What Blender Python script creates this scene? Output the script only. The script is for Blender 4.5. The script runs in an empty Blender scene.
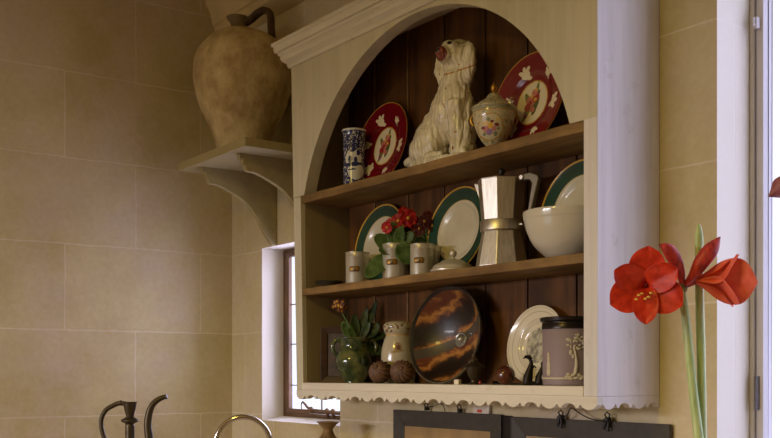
import bpy, bmesh, math, random
from mathutils import Matrix, Vector, Euler
C = bpy.context.scene
COL = C.collection
PI = math.pi
rnd = random.Random(7)

# ------------------------------------------------------------------ camera
FP, HZ, EYE = 1024.0, 374.0, 1.5
YAW = math.radians(36.3)
AX = (-math.cos(YAW), math.sin(YAW)); RT = (math.sin(YAW), math.cos(YAW))
FRONT = -0.224                     # front plane of the shelf unit
CY = -2.024
cam = bpy.data.cameras.new('camera'); camo = bpy.data.objects.new('camera', cam); COL.objects.link(camo)
camo.location = (0, CY, EYE)
camo.rotation_euler = (PI/2, 0, math.atan2(-AX[0], AX[1]))
cam.sensor_width = 36; cam.lens = FP/780*36
cam.shift_y = (HZ-219)/780
cam.clip_start = 0.05; cam.clip_end = 60
C.camera = camo
# ------------------------------------------------------------------ light
C.view_settings.view_transform = 'Standard'; C.view_settings.look = 'None'
C.view_settings.gamma = 1; C.view_settings.use_curve_mapping = False
C.view_settings.exposure = -0.08
w = bpy.data.worlds.new('sky'); C.world = w; w.use_nodes = True
w.node_tree.nodes['Background'].inputs[0].default_value = (0.80, 0.86, 1, 1)
w.node_tree.nodes['Background'].inputs[1].default_value = 1.5
def area(name, loc, rot, sx, sy, power, col):
    l = bpy.data.lights.new(name, 'AREA'); l.shape = 'RECTANGLE'; l.size = sx; l.size_y = sy
    l.energy = power; l.color = col
    o = bpy.data.objects.new(name, l); o.location = loc; o.rotation_euler = rot; COL.objects.link(o)
    return o
# daylight outside each window
area('daylight_right_window', (-0.72, 0.42, 1.9), (-PI/2, 0, 0), 1.7, 2.0, 23, (0.62, 0.60, 1.0))
area('daylight_small_window', (-3.34, 0.42, 1.72), (-PI/2, 0, 0), 0.9, 1.0, 24, (0.68, 0.64, 1.0))
area('added_front_daylight', (-3.0, -6.15, 2.06), (PI/2, 0, 0), 2.2, 0.5, 225, (0.98, 0.89, 0.95))  # added front daylight; the unseen lintel cuts it off towards the top
area('added_warm_fill', (-1.4, -3.2, 3.1), (0, 0, 0), 0.5, 0.5, 56, (1.0, 0.76, 0.16))  # added overhead fill to yellow the upper walls; no fitting hangs there

# ------------------------------------------------------------------ helpers
def dirpx(px):
    u = (px-390)/FP
    return AX[0]+RT[0]*u, AX[1]+RT[1]*u
def X(px, Y):
    d = dirpx(px); return d[0]/d[1]*(Y-CY)
def S(px, Y):                       # picture pixels per metre at that spot
    return FP*dirpx(px)[1]/(Y-CY)
def Z(px, py, Y):
    return EYE+(HZ-py)/S(px, Y)
def atX(px, py, x):
    d = dirpx(px); t = x/d[0]; return (x, CY+d[1]*t, EYE+(HZ-py)/FP*t)

def srgb(r, g, b):
    f = lambda c: (c/255/12.92 if c/255 <= .04045 else ((c/255+.055)/1.055)**2.4)
    return (f(r), f(g), f(b), 1)

def tag(o, label=None, cat=None, group=None, kind=None):
    if label: o['label'] = label
    if cat: o['category'] = cat
    if group: o['group'] = group
    if kind: o['kind'] = kind
    return o
def thing(name, label, cat, loc=(0, 0, 0), rz=0, group=None):
    o = bpy.data.objects.new(name, None); COL.objects.link(o)
    o.empty_display_size = 0.05
    o.location = loc; o.rotation_euler = (0, 0, rz)
    return tag(o, label, cat, group)
def copy_tree(o, parent=None):
    c = o.copy(); COL.objects.link(c); c.parent = parent
    for ch in list(o.children): copy_tree(ch, c)
    return c

class MB:
    def __init__(s): s.v = []; s.f = []; s.m = []; s.mat = 0
    def add(s, vs, fs, M=None):
        n = len(s.v)
        s.v += [tuple(M @ Vector(p)) if M else tuple(p) for p in vs]
        s.f += [tuple(i+n for i in f) for f in fs]; s.m += [s.mat]*len(fs)
        return s
    def box(s, x0, x1, y0, y1, z0, z1, M=None):
        return s.add([(x0,y0,z0),(x1,y0,z0),(x1,y1,z0),(x0,y1,z0),(x0,y0,z1),(x1,y0,z1),(x1,y1,z1),(x0,y1,z1)],
              [(0,3,2,1),(4,5,6,7),(0,1,5,4),(1,2,6,5),(2,3,7,6),(3,0,4,7)], M)
    def lathe(s, prof, seg=48, M=None, a0=0, flute=None):
        vs = []; fs = []; rows = []
        for k, (r, z) in enumerate(prof):
            if r < 1e-6: rows.append([len(vs)]); vs.append((0, 0, z))
            else:
                row = []
                for i in range(seg):
                    a = a0+2*PI*i/seg; rr = r*(flute(a, k/(len(prof)-1)) if flute else 1)
                    row.append(len(vs)); vs.append((rr*math.cos(a), rr*math.sin(a), z))
                rows.append(row)
        for A, B in zip(rows, rows[1:]):
            for i in range(seg):
                j = (i+1) % seg
                if len(A) == 1 and len(B) == 1: continue
                if len(A) == 1: fs.append((A[0], B[j], B[i]))
                elif len(B) == 1: fs.append((A[i], A[j], B[0]))
                else: fs.append((A[i], A[j], B[j], B[i]))
        return s.add(vs, fs, M)
    def tube(s, pts, rad, seg=10, M=None, flat=1.0, up=(0, 0, 1)):
        pts = [Vector(p) for p in pts]; n = len(pts)
        if not hasattr(rad, '__len__'): rad = [rad]*n
        vs = []; fs = []; prev = None
        for k, p in enumerate(pts):
            t = (pts[min(k+1, n-1)]-pts[max(k-1, 0)]).normalized()
            if prev is None:
                a = Vector(up)
                if abs(a.dot(t)) > .95: a = Vector((1, 0, 0))
                a = (a-t*a.dot(t)).normalized()
            else: a = (prev-t*prev.dot(t)).normalized()
            prev = a; b = t.cross(a)
            for i in range(seg):
                q = 2*PI*i/seg; vs.append(p+a*math.cos(q)*rad[k]+b*math.sin(q)*rad[k]*flat)
        for k in range(n-1):
            for i in range(seg):
                j = (i+1) % seg; fs.append((k*seg+i, k*seg+j, (k+1)*seg+j, (k+1)*seg+i))
        fs.append(tuple(range(seg))[::-1]); fs.append(tuple((n-1)*seg+i for i in range(seg)))
        return s.add(vs, fs, M)
    def prism(s, poly, t0, t1, axes='xz', M=None):
        # polygon in two axes extruded along the third
        def P(a, b, t):
            return {'xz': (a, t, b), 'yz': (t, a, b), 'xy': (a, b, t)}[axes]
        n = len(poly)
        vs = [P(a, b, t0) for a, b in poly]+[P(a, b, t1) for a, b in poly]
        fs = [tuple(range(n))[::-1], tuple(range(n, 2*n))]+[(i, (i+1) % n, (i+1) % n+n, i+n) for i in range(n)]
        return s.add(vs, fs, M)
    def ball(s, c, r, seg=16, rings=10, M=None):
        if not hasattr(r, '__len__'): r = (r, r, r)
        prof = [(math.sin(PI*k/rings), -math.cos(PI*k/rings)) for k in range(rings+1)]
        prof[0] = (0, -1); prof[-1] = (0, 1)
        T = Matrix.Translation(c) @ Matrix.Diagonal((r[0], r[1], r[2], 1))
        return s.lathe(prof, seg, (M @ T) if M else T)
    def grid(s, fn, nu, nv, M=None):
        vs = [fn(i/nu, j/nv) for j in range(nv+1) for i in range(nu+1)]
        fs = [(j*(nu+1)+i, j*(nu+1)+i+1, (j+1)*(nu+1)+i+1, (j+1)*(nu+1)+i) for j in range(nv) for i in range(nu)]
        return s.add(vs, fs, M)
    def build(s, name, mats, parent=None, smooth=True, bevel=0, loc=None, rot=None, fix=True, angle=40):
        me = bpy.data.meshes.new(name); me.from_pydata([tuple(p) for p in s.v], [], s.f)
        if not isinstance(mats, (list, tuple)): mats = [mats]
        for m in mats: me.materials.append(m)
        for p, k in zip(me.polygons, s.m): p.material_index = k
        bm = bmesh.new(); bm.from_mesh(me)
        bmesh.ops.remove_doubles(bm, verts=bm.verts, dist=1e-6)
        if fix: bmesh.ops.recalc_face_normals(bm, faces=bm.faces)
        bm.to_mesh(me); bm.free()
        if smooth:
            me.polygons.foreach_set('use_smooth', [True]*len(me.polygons))
            me.set_sharp_from_angle(angle=math.radians(angle))
        o = bpy.data.objects.new(name, me); COL.objects.link(o)
        if parent: o.parent = parent
        if loc: o.location = loc
        if rot: o.rotation_euler = rot
        if bevel:
            b = o.modifiers.new('bevel', 'BEVEL'); b.width = bevel; b.segments = 2; b.limit_method = 'ANGLE'
            b.harden_normals = False
        return o

def smooth_prof(pts, n=6):
    """Catmull-Rom through (a, b) or (a, b, c) points."""
    out = []; N = len(pts)
    for k in range(N-1):
        p0, p1, p2, p3 = pts[max(k-1, 0)], pts[k], pts[k+1], pts[min(k+2, N-1)]
        for j in range(n):
            t = j/n
            out.append(tuple(.5*((2*b)+(-a+c)*t+(2*a-5*b+4*c-d)*t*t+(-a+3*b-3*c+d)*t**3) for a, b, c, d in zip(p0, p1, p2, p3)))
    out.append(tuple(pts[-1])); return out
def sp(pts, n=6):
    return [(max(r, 0), z) for r, z in smooth_prof(pts, n)]

# ------------------------------------------------------------------ materials
class Mat:
    def __init__(s, name, rough=.6, metal=0, spec=.5, coat=0):
        s.m = bpy.data.materials.new(name); s.m.use_nodes = True; s.nt = s.m.node_tree; s.n = s.nt.nodes
        s.b = s.n['Principled BSDF']; s.b.inputs['Roughness'].default_value = rough
        s.b.inputs['Metallic'].default_value = metal; s.b.inputs['Specular IOR Level'].default_value = spec
        s.b.inputs['Coat Weight'].default_value = coat; s.b.inputs['Coat Roughness'].default_value = .08
        s.tc = s.n.new('ShaderNodeTexCoord')
    def link(s, a, b): s.nt.links.new(a, b)
    def obj(s): return s.tc.outputs['Object']
    def math(s, op, a, b=0.0):
        n = s.n.new('ShaderNodeMath'); n.operation = op
        for i, v in enumerate((a, b)):
            if isinstance(v, (int, float)): n.inputs[i].default_value = v
            else: s.link(v, n.inputs[i])
        return n.outputs[0]
    def vmath(s, op, a, b=(0, 0, 0)):
        n = s.n.new('ShaderNodeVectorMath'); n.operation = op
        for i, v in enumerate((a, b)):
            if isinstance(v, tuple): n.inputs[i].default_value = v
            elif isinstance(v, (int, float)): n.inputs['Scale'].default_value = v
            else: s.link(v, n.inputs[i])
        return n.outputs['Value' if op == 'LENGTH' else 'Vector']
    def noise(s, vec, scale=5, detail=4, rough=.55, out='Fac'):
        n = s.n.new('ShaderNodeTexNoise'); n.inputs['Scale'].default_value = scale
        n.inputs['Detail'].default_value = detail; n.inputs['Roughness'].default_value = rough
        s.link(vec, n.inputs['Vector']); return n.outputs[out]
    def scale(s, vec, sc): return s.vmath('MULTIPLY', vec, tuple(sc))
    def ramp(s, fac, stops):
        n = s.n.new('ShaderNodeValToRGB'); e = n.color_ramp.elements
        while len(e) < len(stops): e.new(.5)
        for k, (p, c) in enumerate(stops): e[k].position = p; e[k].color = c
        s.link(fac, n.inputs[0]); return n.outputs[0]
    def mix(s, fac, a, b, mode='MIX'):
        n = s.n.new('ShaderNodeMix'); n.data_type = 'RGBA'; n.blend_type = mode
        if isinstance(fac, (int, float)): n.inputs[0].default_value = fac
        else: s.link(fac, n.inputs[0])
        for i, v in ((6, a), (7, b)):
            if isinstance(v, tuple): n.inputs[i].default_value = v
            else: s.link(v, n.inputs[i])
        return n.outputs[2]
    def color(s, c):
        if isinstance(c, tuple): s.b.inputs['Base Color'].default_value = c
        else: s.link(c, s.b.inputs['Base Color'])
        return s
    def bump(s, h, strength=.3, dist=.002):
        n = s.n.new('ShaderNodeBump'); n.inputs['Strength'].default_value = strength
        n.inputs['Distance'].default_value = dist; s.link(h, n.inputs['Height'])
        s.link(n.outputs[0], s.b.inputs['Normal']); return s
    def paint(s, base, spots, plane='xy', wob=.0015, wscale=60, front=False):
        """ellipses, rings and bands painted on a surface, in its own coordinates"""
        v = s.obj()
        if plane == 'xz':
            n = s.n.new('ShaderNodeSeparateXYZ'); s.link(v, n.inputs[0])
            c = s.n.new('ShaderNodeCombineXYZ'); s.link(n.outputs[0], c.inputs[0]); s.link(n.outputs[2], c.inputs[1])
            yy = n.outputs[1]; v = c.outputs[0]
        else: v = s.vmath('MULTIPLY', v, (1, 1, 0))
        if wob:
            nz = s.noise(s.obj(), wscale, 2, .5, 'Color')
            v2 = s.vmath('ADD', v, s.vmath('MULTIPLY', s.vmath('SUBTRACT', nz, (.5, .5, .5)), (wob*2, wob*2, 0)))
        else: v2 = v
        col = base
        isfront = s.math('LESS_THAN', yy, 0) if plane == 'xz' else None
        for sp_ in spots:
            if sp_[0] == 'e':
                _, cx, cy, rx, ry, rot, c = sp_
                q = s.vmath('SUBTRACT', v2, (cx, cy, 0))
                if rot:
                    r = s.n.new('ShaderNodeVectorRotate'); r.rotation_type = 'Z_AXIS'; r.inputs['Angle'].default_value = -rot
                    s.link(q, r.inputs['Vector']); q = r.outputs[0]
                q = s.vmath('LENGTH', s.vmath('MULTIPLY', q, (1/rx, 1/ry, 0)))
                m = s.math('LESS_THAN', q, 1)
                if isfront is not None: m = s.math('MULTIPLY', m, isfront)
            elif sp_[0] == 'ring':
                _, r0, r1, c = sp_
                q = s.vmath('LENGTH', v)
                m = s.math('MULTIPLY', s.math('GREATER_THAN', q, r0), s.math('LESS_THAN', q, r1))
            elif sp_[0] == 'band':
                _, z0, z1, c = sp_
                n = s.n.new('ShaderNodeSeparateXYZ'); s.link(s.obj(), n.inputs[0]); q = n.outputs[2]
                m = s.math('MULTIPLY', s.math('GREATER_THAN', q, z0), s.math('LESS_THAN', q, z1))
            col = s.mix(m, col, c)
        return col

def simple(name, rgb, rough=.6, metal=0, var=.12, vscale=8, bump=0, bscale=60, spec=.5, coat=0, dist=.002):
    M = Mat(name, rough, metal, spec, coat); c = srgb(*rgb)
    nz = M.noise(M.obj(), vscale, 4)
    d = tuple(x*(1-var*2) for x in c[:3])+(1,); l = tuple(min(1, x*(1+var)) for x in c[:3])+(1,)
    M.color(M.ramp(nz, [(.3, d), (.7, l)]))
    if bump: M.bump(M.noise(M.obj(), bscale, 4), bump, dist)
    return M.m

def stone_mat(name='sandstone', pale=False):
    M = Mat(name, .85, spec=.25)
    g = M.n.new('ShaderNodeSeparateXYZ'); M.link(M.obj(), g.inputs[0])
    u = M.math('ADD', M.math('ADD', M.math('MULTIPLY', g.outputs[0], 1.2), g.outputs[1]), 1.2*3.883+.428+20.5*.565)
    v = M.math('ADD', g.outputs[2], -1.998+20*.33)
    c = M.n.new('ShaderNodeCombineXYZ'); M.link(u, c.inputs[0]); M.link(v, c.inputs[1])
    w_ = M.vmath('ADD', c.outputs[0], M.vmath('MULTIPLY', M.vmath('SUBTRACT', M.noise(M.obj(), 9, 3, .6, 'Color'), (.5, .5, .5)), (.013, .013, 0)))
    b = M.n.new('ShaderNodeTexBrick'); M.link(w_, b.inputs['Vector'])
    b.inputs['Scale'].default_value = 1; b.inputs['Brick Width'].default_value = .565; b.inputs['Row Height'].default_value = .33
    b.inputs['Mortar Size'].default_value = .0035; b.inputs['Mortar Smooth'].default_value = .6; b.offset = .5; b.offset_frequency = 2
    b.inputs['Color1'].default_value = srgb(206, 196, 162); b.inputs['Color2'].default_value = srgb(214, 204, 172)
    b.inputs['Mortar'].default_value = srgb(228, 220, 206); b.inputs['Bias'].default_value = 0
    big = M.ramp(M.noise(M.obj(), 2.2, 5, .6), [(.3, srgb(222, 214, 196)), (.7, srgb(255, 255, 250))])
    col = M.mix(1, b.outputs['Color'], big, 'MULTIPLY')
    col = M.mix(M.math('MULTIPLY', M.ramp(M.noise(M.obj(), 3.4, 5, .65), [(.42, (0, 0, 0, 1)), (.68, (1, 1, 1, 1))]), .55), col, srgb(206, 192, 186))
    fine = M.ramp(M.noise(M.obj(), 45, 5, .7), [(.3, srgb(242, 238, 232)), (.75, srgb(255, 255, 255))])
    col = M.mix(1, col, fine, 'MULTIPLY')
    if pale: col = M.mix(.8, col, srgb(232, 228, 220))
    M.color(col)
    h = M.math('ADD', M.math('MULTIPLY', M.noise(M.obj(), 130, 5, .7), .5), M.math('MULTIPLY', M.noise(M.obj(), 12, 4), .8))
    h = M.math('ADD', h, M.math('MULTIPLY', b.outputs['Fac'], -.25))
    M.bump(h, .35, .004)
    return M.m
def wood(name, dark, light, axis='z', rough=.55, k=1.0, knots=True, coat=0, grain=.35):
    M = Mat(name, rough, spec=.3, coat=coat)
    sc = {'z': (28, 28, 1.6), 'x': (1.6, 28, 28), 'y': (28, 1.6, 28)}[axis]
    v = M.scale(M.obj(), tuple(a*k for a in sc))
    oi = M.n.new('ShaderNodeObjectInfo')
    v = M.vmath('ADD', v, M.vmath('MULTIPLY', (1.0, 1.0, 1.0), (9, 5, 3))) if False else v
    n = M.noise(v, 1.0, 6, .65)
    n2 = M.noise(M.obj(), 7, 4)
    col = M.ramp(n, [(.28, srgb(*dark)), (.72, srgb(*light))])
    col = M.mix(1, col, M.ramp(n2, [(.3, (.5, .48, .45, 1)), (.65, (1, 1, 1, 1))]), 'MULTIPLY')
    M.color(col); M.bump(n, grain, .0015)
    return M.m
def painted_wood(name, c, axis='z', dirt=(150, 130, 95)):
    M = Mat(name, .62, spec=.3)
    sc = {'z': (20, 20, 1.2), 'x': (1.2, 20, 20), 'y': (20, 1.2, 20)}[axis]
    n = M.noise(M.scale(M.obj(), sc), 1, 6, .65)
    worn = M.ramp(M.noise(M.obj(), 14, 6, .7), [(.60, (0, 0, 0, 1)), (.78, (1, 1, 1, 1))])
    c0 = srgb(*c); c1 = tuple(x*.80 for x in c0[:3])+(1,)
    col = M.ramp(n, [(.3, c1), (.6, c0)])
    col = M.mix(M.math('MULTIPLY', worn, .45), col, srgb(*dirt))
    M.color(col); M.bump(n, .25, .002); return M.m

STONE = stone_mat(); LIME = stone_mat('limewashed_reveal', True)
PLASTER = simple('ceiling_plaster', (214, 196, 150), .9, var=.05, bump=.1)
CREAM = simple('cornice_cream', (206, 184, 132), .8, var=.06, bump=.15, bscale=40)
UNIT = painted_wood('cream_paint', (200, 193, 172))
UNITX = painted_wood('cream_paint_lit', (214, 208, 194), 'x')  # lighter cream copy: brighter light on apron and bottom board painted in
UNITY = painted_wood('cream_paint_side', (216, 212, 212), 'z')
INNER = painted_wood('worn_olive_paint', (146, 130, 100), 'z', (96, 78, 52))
OAK = wood('aged_oak', (104, 78, 42), (168, 134, 84), 'x', .6)
PINE = wood('dark_pine', (54, 34, 16), (126, 82, 38), 'z', .5, .8)
WALNUT = wood('dark_walnut', (40, 24, 12), (84, 54, 28), 'x', .5)
SLATE = simple('limestone_worktop', (212, 200, 180), .5, var=.06, bump=.1)
GREYPAINT = painted_wood('taupe_paint', (158, 144, 104), 'x', (120, 100, 70))
FLOOR = simple('terracotta_floor', (120, 84, 60), .7, var=.2, vscale=4)

# ------------------------------------------------------------------ the room
def struct(name, mb, m, smooth=False, bevel=0):
    o = mb.build(name, m, None, smooth, bevel); o['kind'] = 'structure'; return o
XL, XR_, YF, ZC = -3.883, 1.3, -4.6, 3.22
struct('floor', MB().box(XL-.3, XR_+.3, YF-.3, .3, -.1, 0), FLOOR)
struct('ceiling', MB().box(XL-.3, XR_+.3, YF-.3, .3, ZC, ZC+.1), PLASTER)
struct('wall_left', MB().box(XL-.3, XL, YF, 0, 0, ZC), STONE)
def wall_with_holes(name, holes, a0, a1, z0, z1, mk):
    xs = sorted({a0, a1} | {h[0] for h in holes} | {h[1] for h in holes})
    mb = MB()
    for x0, x1 in zip(xs, xs[1:]):
        mid = (x0+x1)/2; hs = sorted((h[2], h[3]) for h in holes if h[0] < mid < h[1]); z = z0
        for b, t in hs:
            mk(mb, x0, x1, z, b); z = t
        mk(mb, x0, x1, z, z1)
    o = struct(name, mb, [STONE, LIME])
    if name == 'wall_back':
        for p in o.data.polygons:
            c = p.center
            if .01 < c.y < d1-.01 and (abs(p.normal.x) > .9 or abs(p.normal.z) > .9) and 0 < c.z < 3 and XL < c.x < XR_: p.material_index = 1
    return o
d1 = .155
W1 = (-3.625, -3.057, 1.314, 2.005)      # small window by the corner
W2 = (-1.470, -0.30, 0.98, 2.85)         # large window
wall_with_holes('wall_back', [W1, W2], XL-.3, XR_+.3, 0, ZC, lambda mb, a, b, c, d: mb.box(a, b, 0, .120 if b < -3.0 else d1, c, d))
wall_with_holes('wall_front', [(-3.7, -1.7, 0.1, 2.05)], XL-.3, XR_+.3, 0, ZC, lambda mb, a, b, c, d: mb.box(a, b, YF-.3, YF, c, d))
struct('wall_right', MB().box(XR_, XR_+.3, YF, 0, 0, ZC), STONE)
# cornice along the back wall and left wall
prof = [(0, 2.905), (-.070, 2.915), (-.082, 2.925), (-.082, 2.95), (-.092, 2.955), (-.094, 2.975), (-.100, 2.995), (-.110, 3.02), (-.122, 3.035),
        (-.122, 3.05), (-.134, 3.055), (-.140, 3.085), (-.150, 3.115), (-.165, 3.14), (-.165, 3.16), (-.18, 3.165), (-.18, 3.22), (0, 3.22)]
struct('trim_1', MB().prism(prof, XL, XR_, 'yz'), CREAM, True)

GLASS = Mat('window_glass', 0.02).m
nt = GLASS.node_tree
tr = nt.nodes.new('ShaderNodeBsdfTransparent'); gl = nt.nodes.new('ShaderNodeBsdfGlossy'); gl.inputs['Roughness'].default_value = .02
mx = nt.nodes.new('ShaderNodeMixShader'); mx.inputs[0].default_value = .05
nt.links.new(tr.outputs[0], mx.inputs[1]); nt.links.new(gl.outputs[0], mx.inputs[2])
nt.links.new(mx.outputs[0], nt.nodes['Material Output'].inputs[0])
IRON = simple('window_iron', (104, 76, 50), .5, .15, var=.2, bump=.2)
IRONG = simple('dark_iron', (34, 28, 24), .45, .6, var=.2)
WHITEFR = simple('window_white_paint', (190, 186, 190), .5, var=.04)
# window_1
struct('trim_2', MB().prism([(.002, 1.3141), (.1199, 1.3141), (.1199, 1.329), (.088, 1.329)], W1[0]+.001, W1[1]-.001, 'yz'), LIME)
W1 = (W1[0], W1[1], 1.329, W1[3])
def barframe(mb, x0, x1, z0, z1, w_, y0, y1):
    mb.box(x0, x0+w_, y0, y1, z0, z1); mb.box(x1-w_, x1, y0, y1, z0, z1)
    mb.box(x0+w_, x1-w_, y0, y1, z0, z0+w_); mb.box(x0+w_, x1-w_, y0, y1, z1-w_, z1)
mb = MB(); barframe(mb, W1[0], W1[1], W1[2], W1[3], .014, .098, .118); mb.box(W1[0]+.014, W1[0]+.034, .098, .118, W1[2]+.014, W1[3]-.014)
win1 = struct('window_1', mb, IRON, False, .002)
mb = MB(); barframe(mb, W1[0]+.036, W1[1]-.018, W1[2]+.017, W1[3]-.018, .015, .088, .110); mb.box(W1[0]+.051, W1[0]+.056, .090, .106, W1[2]+.032, W1[3]-.033)
mb.build('casement', IRON, win1, False, .002)
mb = MB()
for z in (1.455, 1.62, 1.78): mb.box(W1[0]+.054, W1[1]-.032, .101, .106, z-.002, z+.002)
mb.box(-3.343, -3.339, .101, .106, W1[2]+.031, W1[3]-.031)
mb.build('lead_line', IRON, win1, False)
MB().box(W1[0]+.054, W1[1]-.030, .1025, .1045, W1[2]+.030, W1[3]-.030).build('pane', GLASS, win1, False)
# stay bar with its hook and pins
mb = MB()
def w1(px, py, y=.075): return (X(px, y), y, Z(px, py, y))
mb.tube([w1(301.5, 403), w1(303, 402), w1(305.5, 404.5), w1(307.5, 407.5), w1(311, 409)], [.003, .0045, .005, .005, .006], 8)
mb.tube([w1(301.5, 403), w1(301.5, 409.5)], .0022, 6)
mb.tube([w1(309, 409.4), w1(321, 411), w1(333, 412), w1(340, 414)], .0055, 8)
for px, py in ((311, 409.6), (327, 411.3), (333, 411.8)): mb.ball(w1(px, py), (.010, .010, .012))
for px in (327, 333): mb.tube([w1(px, 411.5, .08), w1(px+.5, 417, .095)], .006, 8)
mb.build('window_stay', IRON, win1, True)
# window_2
mb = MB(); barframe(mb, W2[0], W2[1], W2[2], W2[3], .013, .125, .20)
win2 = struct('window_2', mb, WHITEFR, False, .003)
mb = MB(); barframe(mb, W2[0]+.015, W2[1]-.015, W2[2]+.015, W2[3]-.015, .020, .13, .15)
mb.box(-.90, -.87, .132, .148, W2[2]+.035, W2[3]-.035)
mb.build('casement', WHITEFR, win2, False, .003)
MB().box(W2[0]+.03, W2[1]-.03, .139, .143, W2[2]+.03, W2[3]-.03).build('pane', GLASS, win2, False)
mb = MB(); mb.box(-1.452, -1.442, .114, .13, 2.322, 2.348); mb.tube([(-1.447, .125, 2.326), (-1.447, .108, 2.33), (-1.447, .108, 2.345)], .003)
mb.build('hinge', WHITEFR, win2, False, .001)
MB().box(-1.452, -1.445, .118, .131, 1.415, 1.495).build('hinge', simple('hinge_grey', (96, 92, 100), .5), win2, False, .001)
# unseen door opening, added in the wall behind the viewer to shape front daylight
mb = MB()
for x0, x1 in ((-3.7, -3.63), (-1.77, -1.7), (-2.73, -2.67)): mb.box(x0, x1, YF-.17, YF-.12, .1, 2.05)
for z0, z1 in ((.1, .2), (1.98, 2.05)): mb.box(-3.7, -1.7, YF-.17, YF-.12, z0, z1)
dr = struct('added_door_1', mb, WHITEFR, False, .003)
MB().box(-3.7, -1.7, YF-.147, YF-.143, .15, 2.0).build('pane', GLASS, dr, False)

# ------------------------------------------------------------------ shelf unit
UX0, UX1 = -3.011, -1.635
IX0, IX1 = -2.950, -1.679
ZB, ZBT = 1.447, 1.471             # bottom board
S2B, S2T = 1.763, 1.787
S1B, S1T = 2.073, 2.100
UTOP = 2.60
unit = thing('wall_cupboard', 'cream painted open wall cupboard with arched top and scalloped apron', 'cupboard', (0, 0, 0))
MB().prism([(-2.985, ZB), (-2.943, ZB), (-2.975, UTOP), (-3.022, UTOP)], -.205, -.001, 'xz').build('side_panel', [INNER], unit, False, .002)
MB().box(IX1, UX1, FRONT+.0005, -.001, ZB, UTOP).build('side_panel', [UNITY], unit, False, .002)['label'] = 'pale painted right side panel'
MB().prism([(-2.985, ZB), (-2.943, ZB), (-2.961, S1T-.001), (-3.0064, S1T-.001)], FRONT, -.2055, 'xz').build('face_stile', UNIT, unit, False, .002)
# arched front board
cx, cz, ra, rb = -2.330, 1.93, .632, .607
arch = []
a_start = math.asin((S1T-cz)/rb)
for k in range(49):
    a = (PI-a_start)-(PI-2*a_start)*k/48
    arch.append((cx+ra*math.cos(a), cz+rb*math.sin(a)))
n = len(arch)
mb = MB(); TOPZ = 2.60
outer = []
for k, (x, z) in enumerate(arch):
    outer.append((-3.022+(UX1+3.022-.001)*k/(n-1), TOPZ))
vs = []; fs = []
y0, y1 = FRONT, FRONT+.045
L = [(UX0, S1T)]; 
front_a = [(x, y0, z) for x, z in arch]; back_a = [(x, y1, z) for x, z in arch]
front_o = [(x, y0, z) for x, z in outer]; back_o = [(x, y1, z) for x, z in outer]
vs = front_a+back_a+front_o+back_o
for k in range(n-1):
    fs += [(k, k+1, 2*n+k+1, 2*n+k), (n+k+1, n+k, 3*n+k, 3*n+k+1), (k+1, k, n+k, n+k+1), (2*n+k, 2*n+k+1, 3*n+k+1, 3*n+k)]
mb.add(vs, fs)
# feet of the board, left and right
for xs in ((UX0, arch[0][0], 0), (arch[-1][0], UX1-.001, n-1)):
    k = xs[2]; xe = -3.0065 if k == 0 else UX1-.001; xt = -3.022 if k == 0 else xe
    mb.add([(arch[k][0], y0, S1T), (xe, y0, S1T), (xt, y0, TOPZ), (arch[k][0], y1, S1T), (xe, y1, S1T), (xt, y1, TOPZ)],
           [(0, 1, 2), (3, 5, 4), (1, 2, 5, 4), (0, 1, 4, 3)])
mb.build('arched_front', UNIT, unit, True)
MB().box(UX0, IX1+.0, -.20, -.001, UTOP, UTOP+.02).build('top_board', UNIT, unit, False)
# shelves
def wavy_board(z0, z1, name):
    mb = MB(); N = 40; pts = []
    for k in range(N+1):
        x = IX0+(IX1-IX0)*k/N
        pts.append((x, FRONT-.001+.0025*math.sin(k*1.3)*math.sin(k*.37)))
    poly = pts+[(IX1, -.040), (IX0, -.040)]
    mb.prism(poly, z0, z1, 'xy')
    return mb.build(name, OAK, unit, False, .003)
wavy_board(S1B, S1T, 'shelf'); wavy_board(S2B, S2T, 'shelf')
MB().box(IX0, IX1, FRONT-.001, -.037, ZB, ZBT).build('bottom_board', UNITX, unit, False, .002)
# tongue and groove backs
seams = [-2.950, -2.79, -2.606, -2.425, -2.237, -2.062, -1.878, -1.679]
for a, b in zip(seams, seams[1:]):
    mb = MB(); mb.box(a+.003, b-.009, -.036, -.020, ZBT, 2.60)
    mb.mat = 1 if abs(b+2.606) < .01 or abs(b+2.79) < .01 else 0
    mb.tube([(b-.0055, -.034, ZBT), (b-.0055, -.034, 2.60)], .0032, 8)
    mb.build('back_board', [PINE, OAK], unit, False, .001)
MB().box(IX0, IX1, -.020, -.002, ZBT, 2.60).build('back_board', PINE, unit, False)
# apron with scalloped lower edge
def scallop(a0, a1, zl, period):
    """outline points of the lower edge: lobe, notch, cusp, arch, cusp, notch"""
    n = max(1, round((a1-a0)/period*2)/2); P = (a1-a0)/(n+.42); pts = []; x = a0; A_ = .013
    while x < a1-1e-4:
        for j in range(11): pts.append((x+.42*P*j/10, zl+A_-A_*math.sin(PI*j/10)**.8))
        x += .42*P
        if x > a1-.03: break
        pts.append((x+.05*P, zl+.004)); x += .10*P
        for j in range(11): pts.append((x+.38*P*j/10, zl+.003+(A_-.001)*math.sin(PI*j/10)**.6))
        x += .38*P; pts.append((x+.05*P, zl+.004)); x += .10*P
    return [p for p in pts if p[0] <= a1+1e-6]
UB = -2.986
pts = scallop(UB, UX1, 1.415, .132)
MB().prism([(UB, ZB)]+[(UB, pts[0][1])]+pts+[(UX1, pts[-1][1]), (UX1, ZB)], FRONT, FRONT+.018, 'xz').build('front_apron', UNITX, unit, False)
pts = scallop(FRONT+.0185, -.001, 1.416, .118)
MB().prism([(FRONT+.018, ZB)]+pts+[(-.001, pts[-1][1]), (-.001, ZB)], UX1-.018, UX1, 'yz').build('side_apron', UNITY, unit, False)
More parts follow.
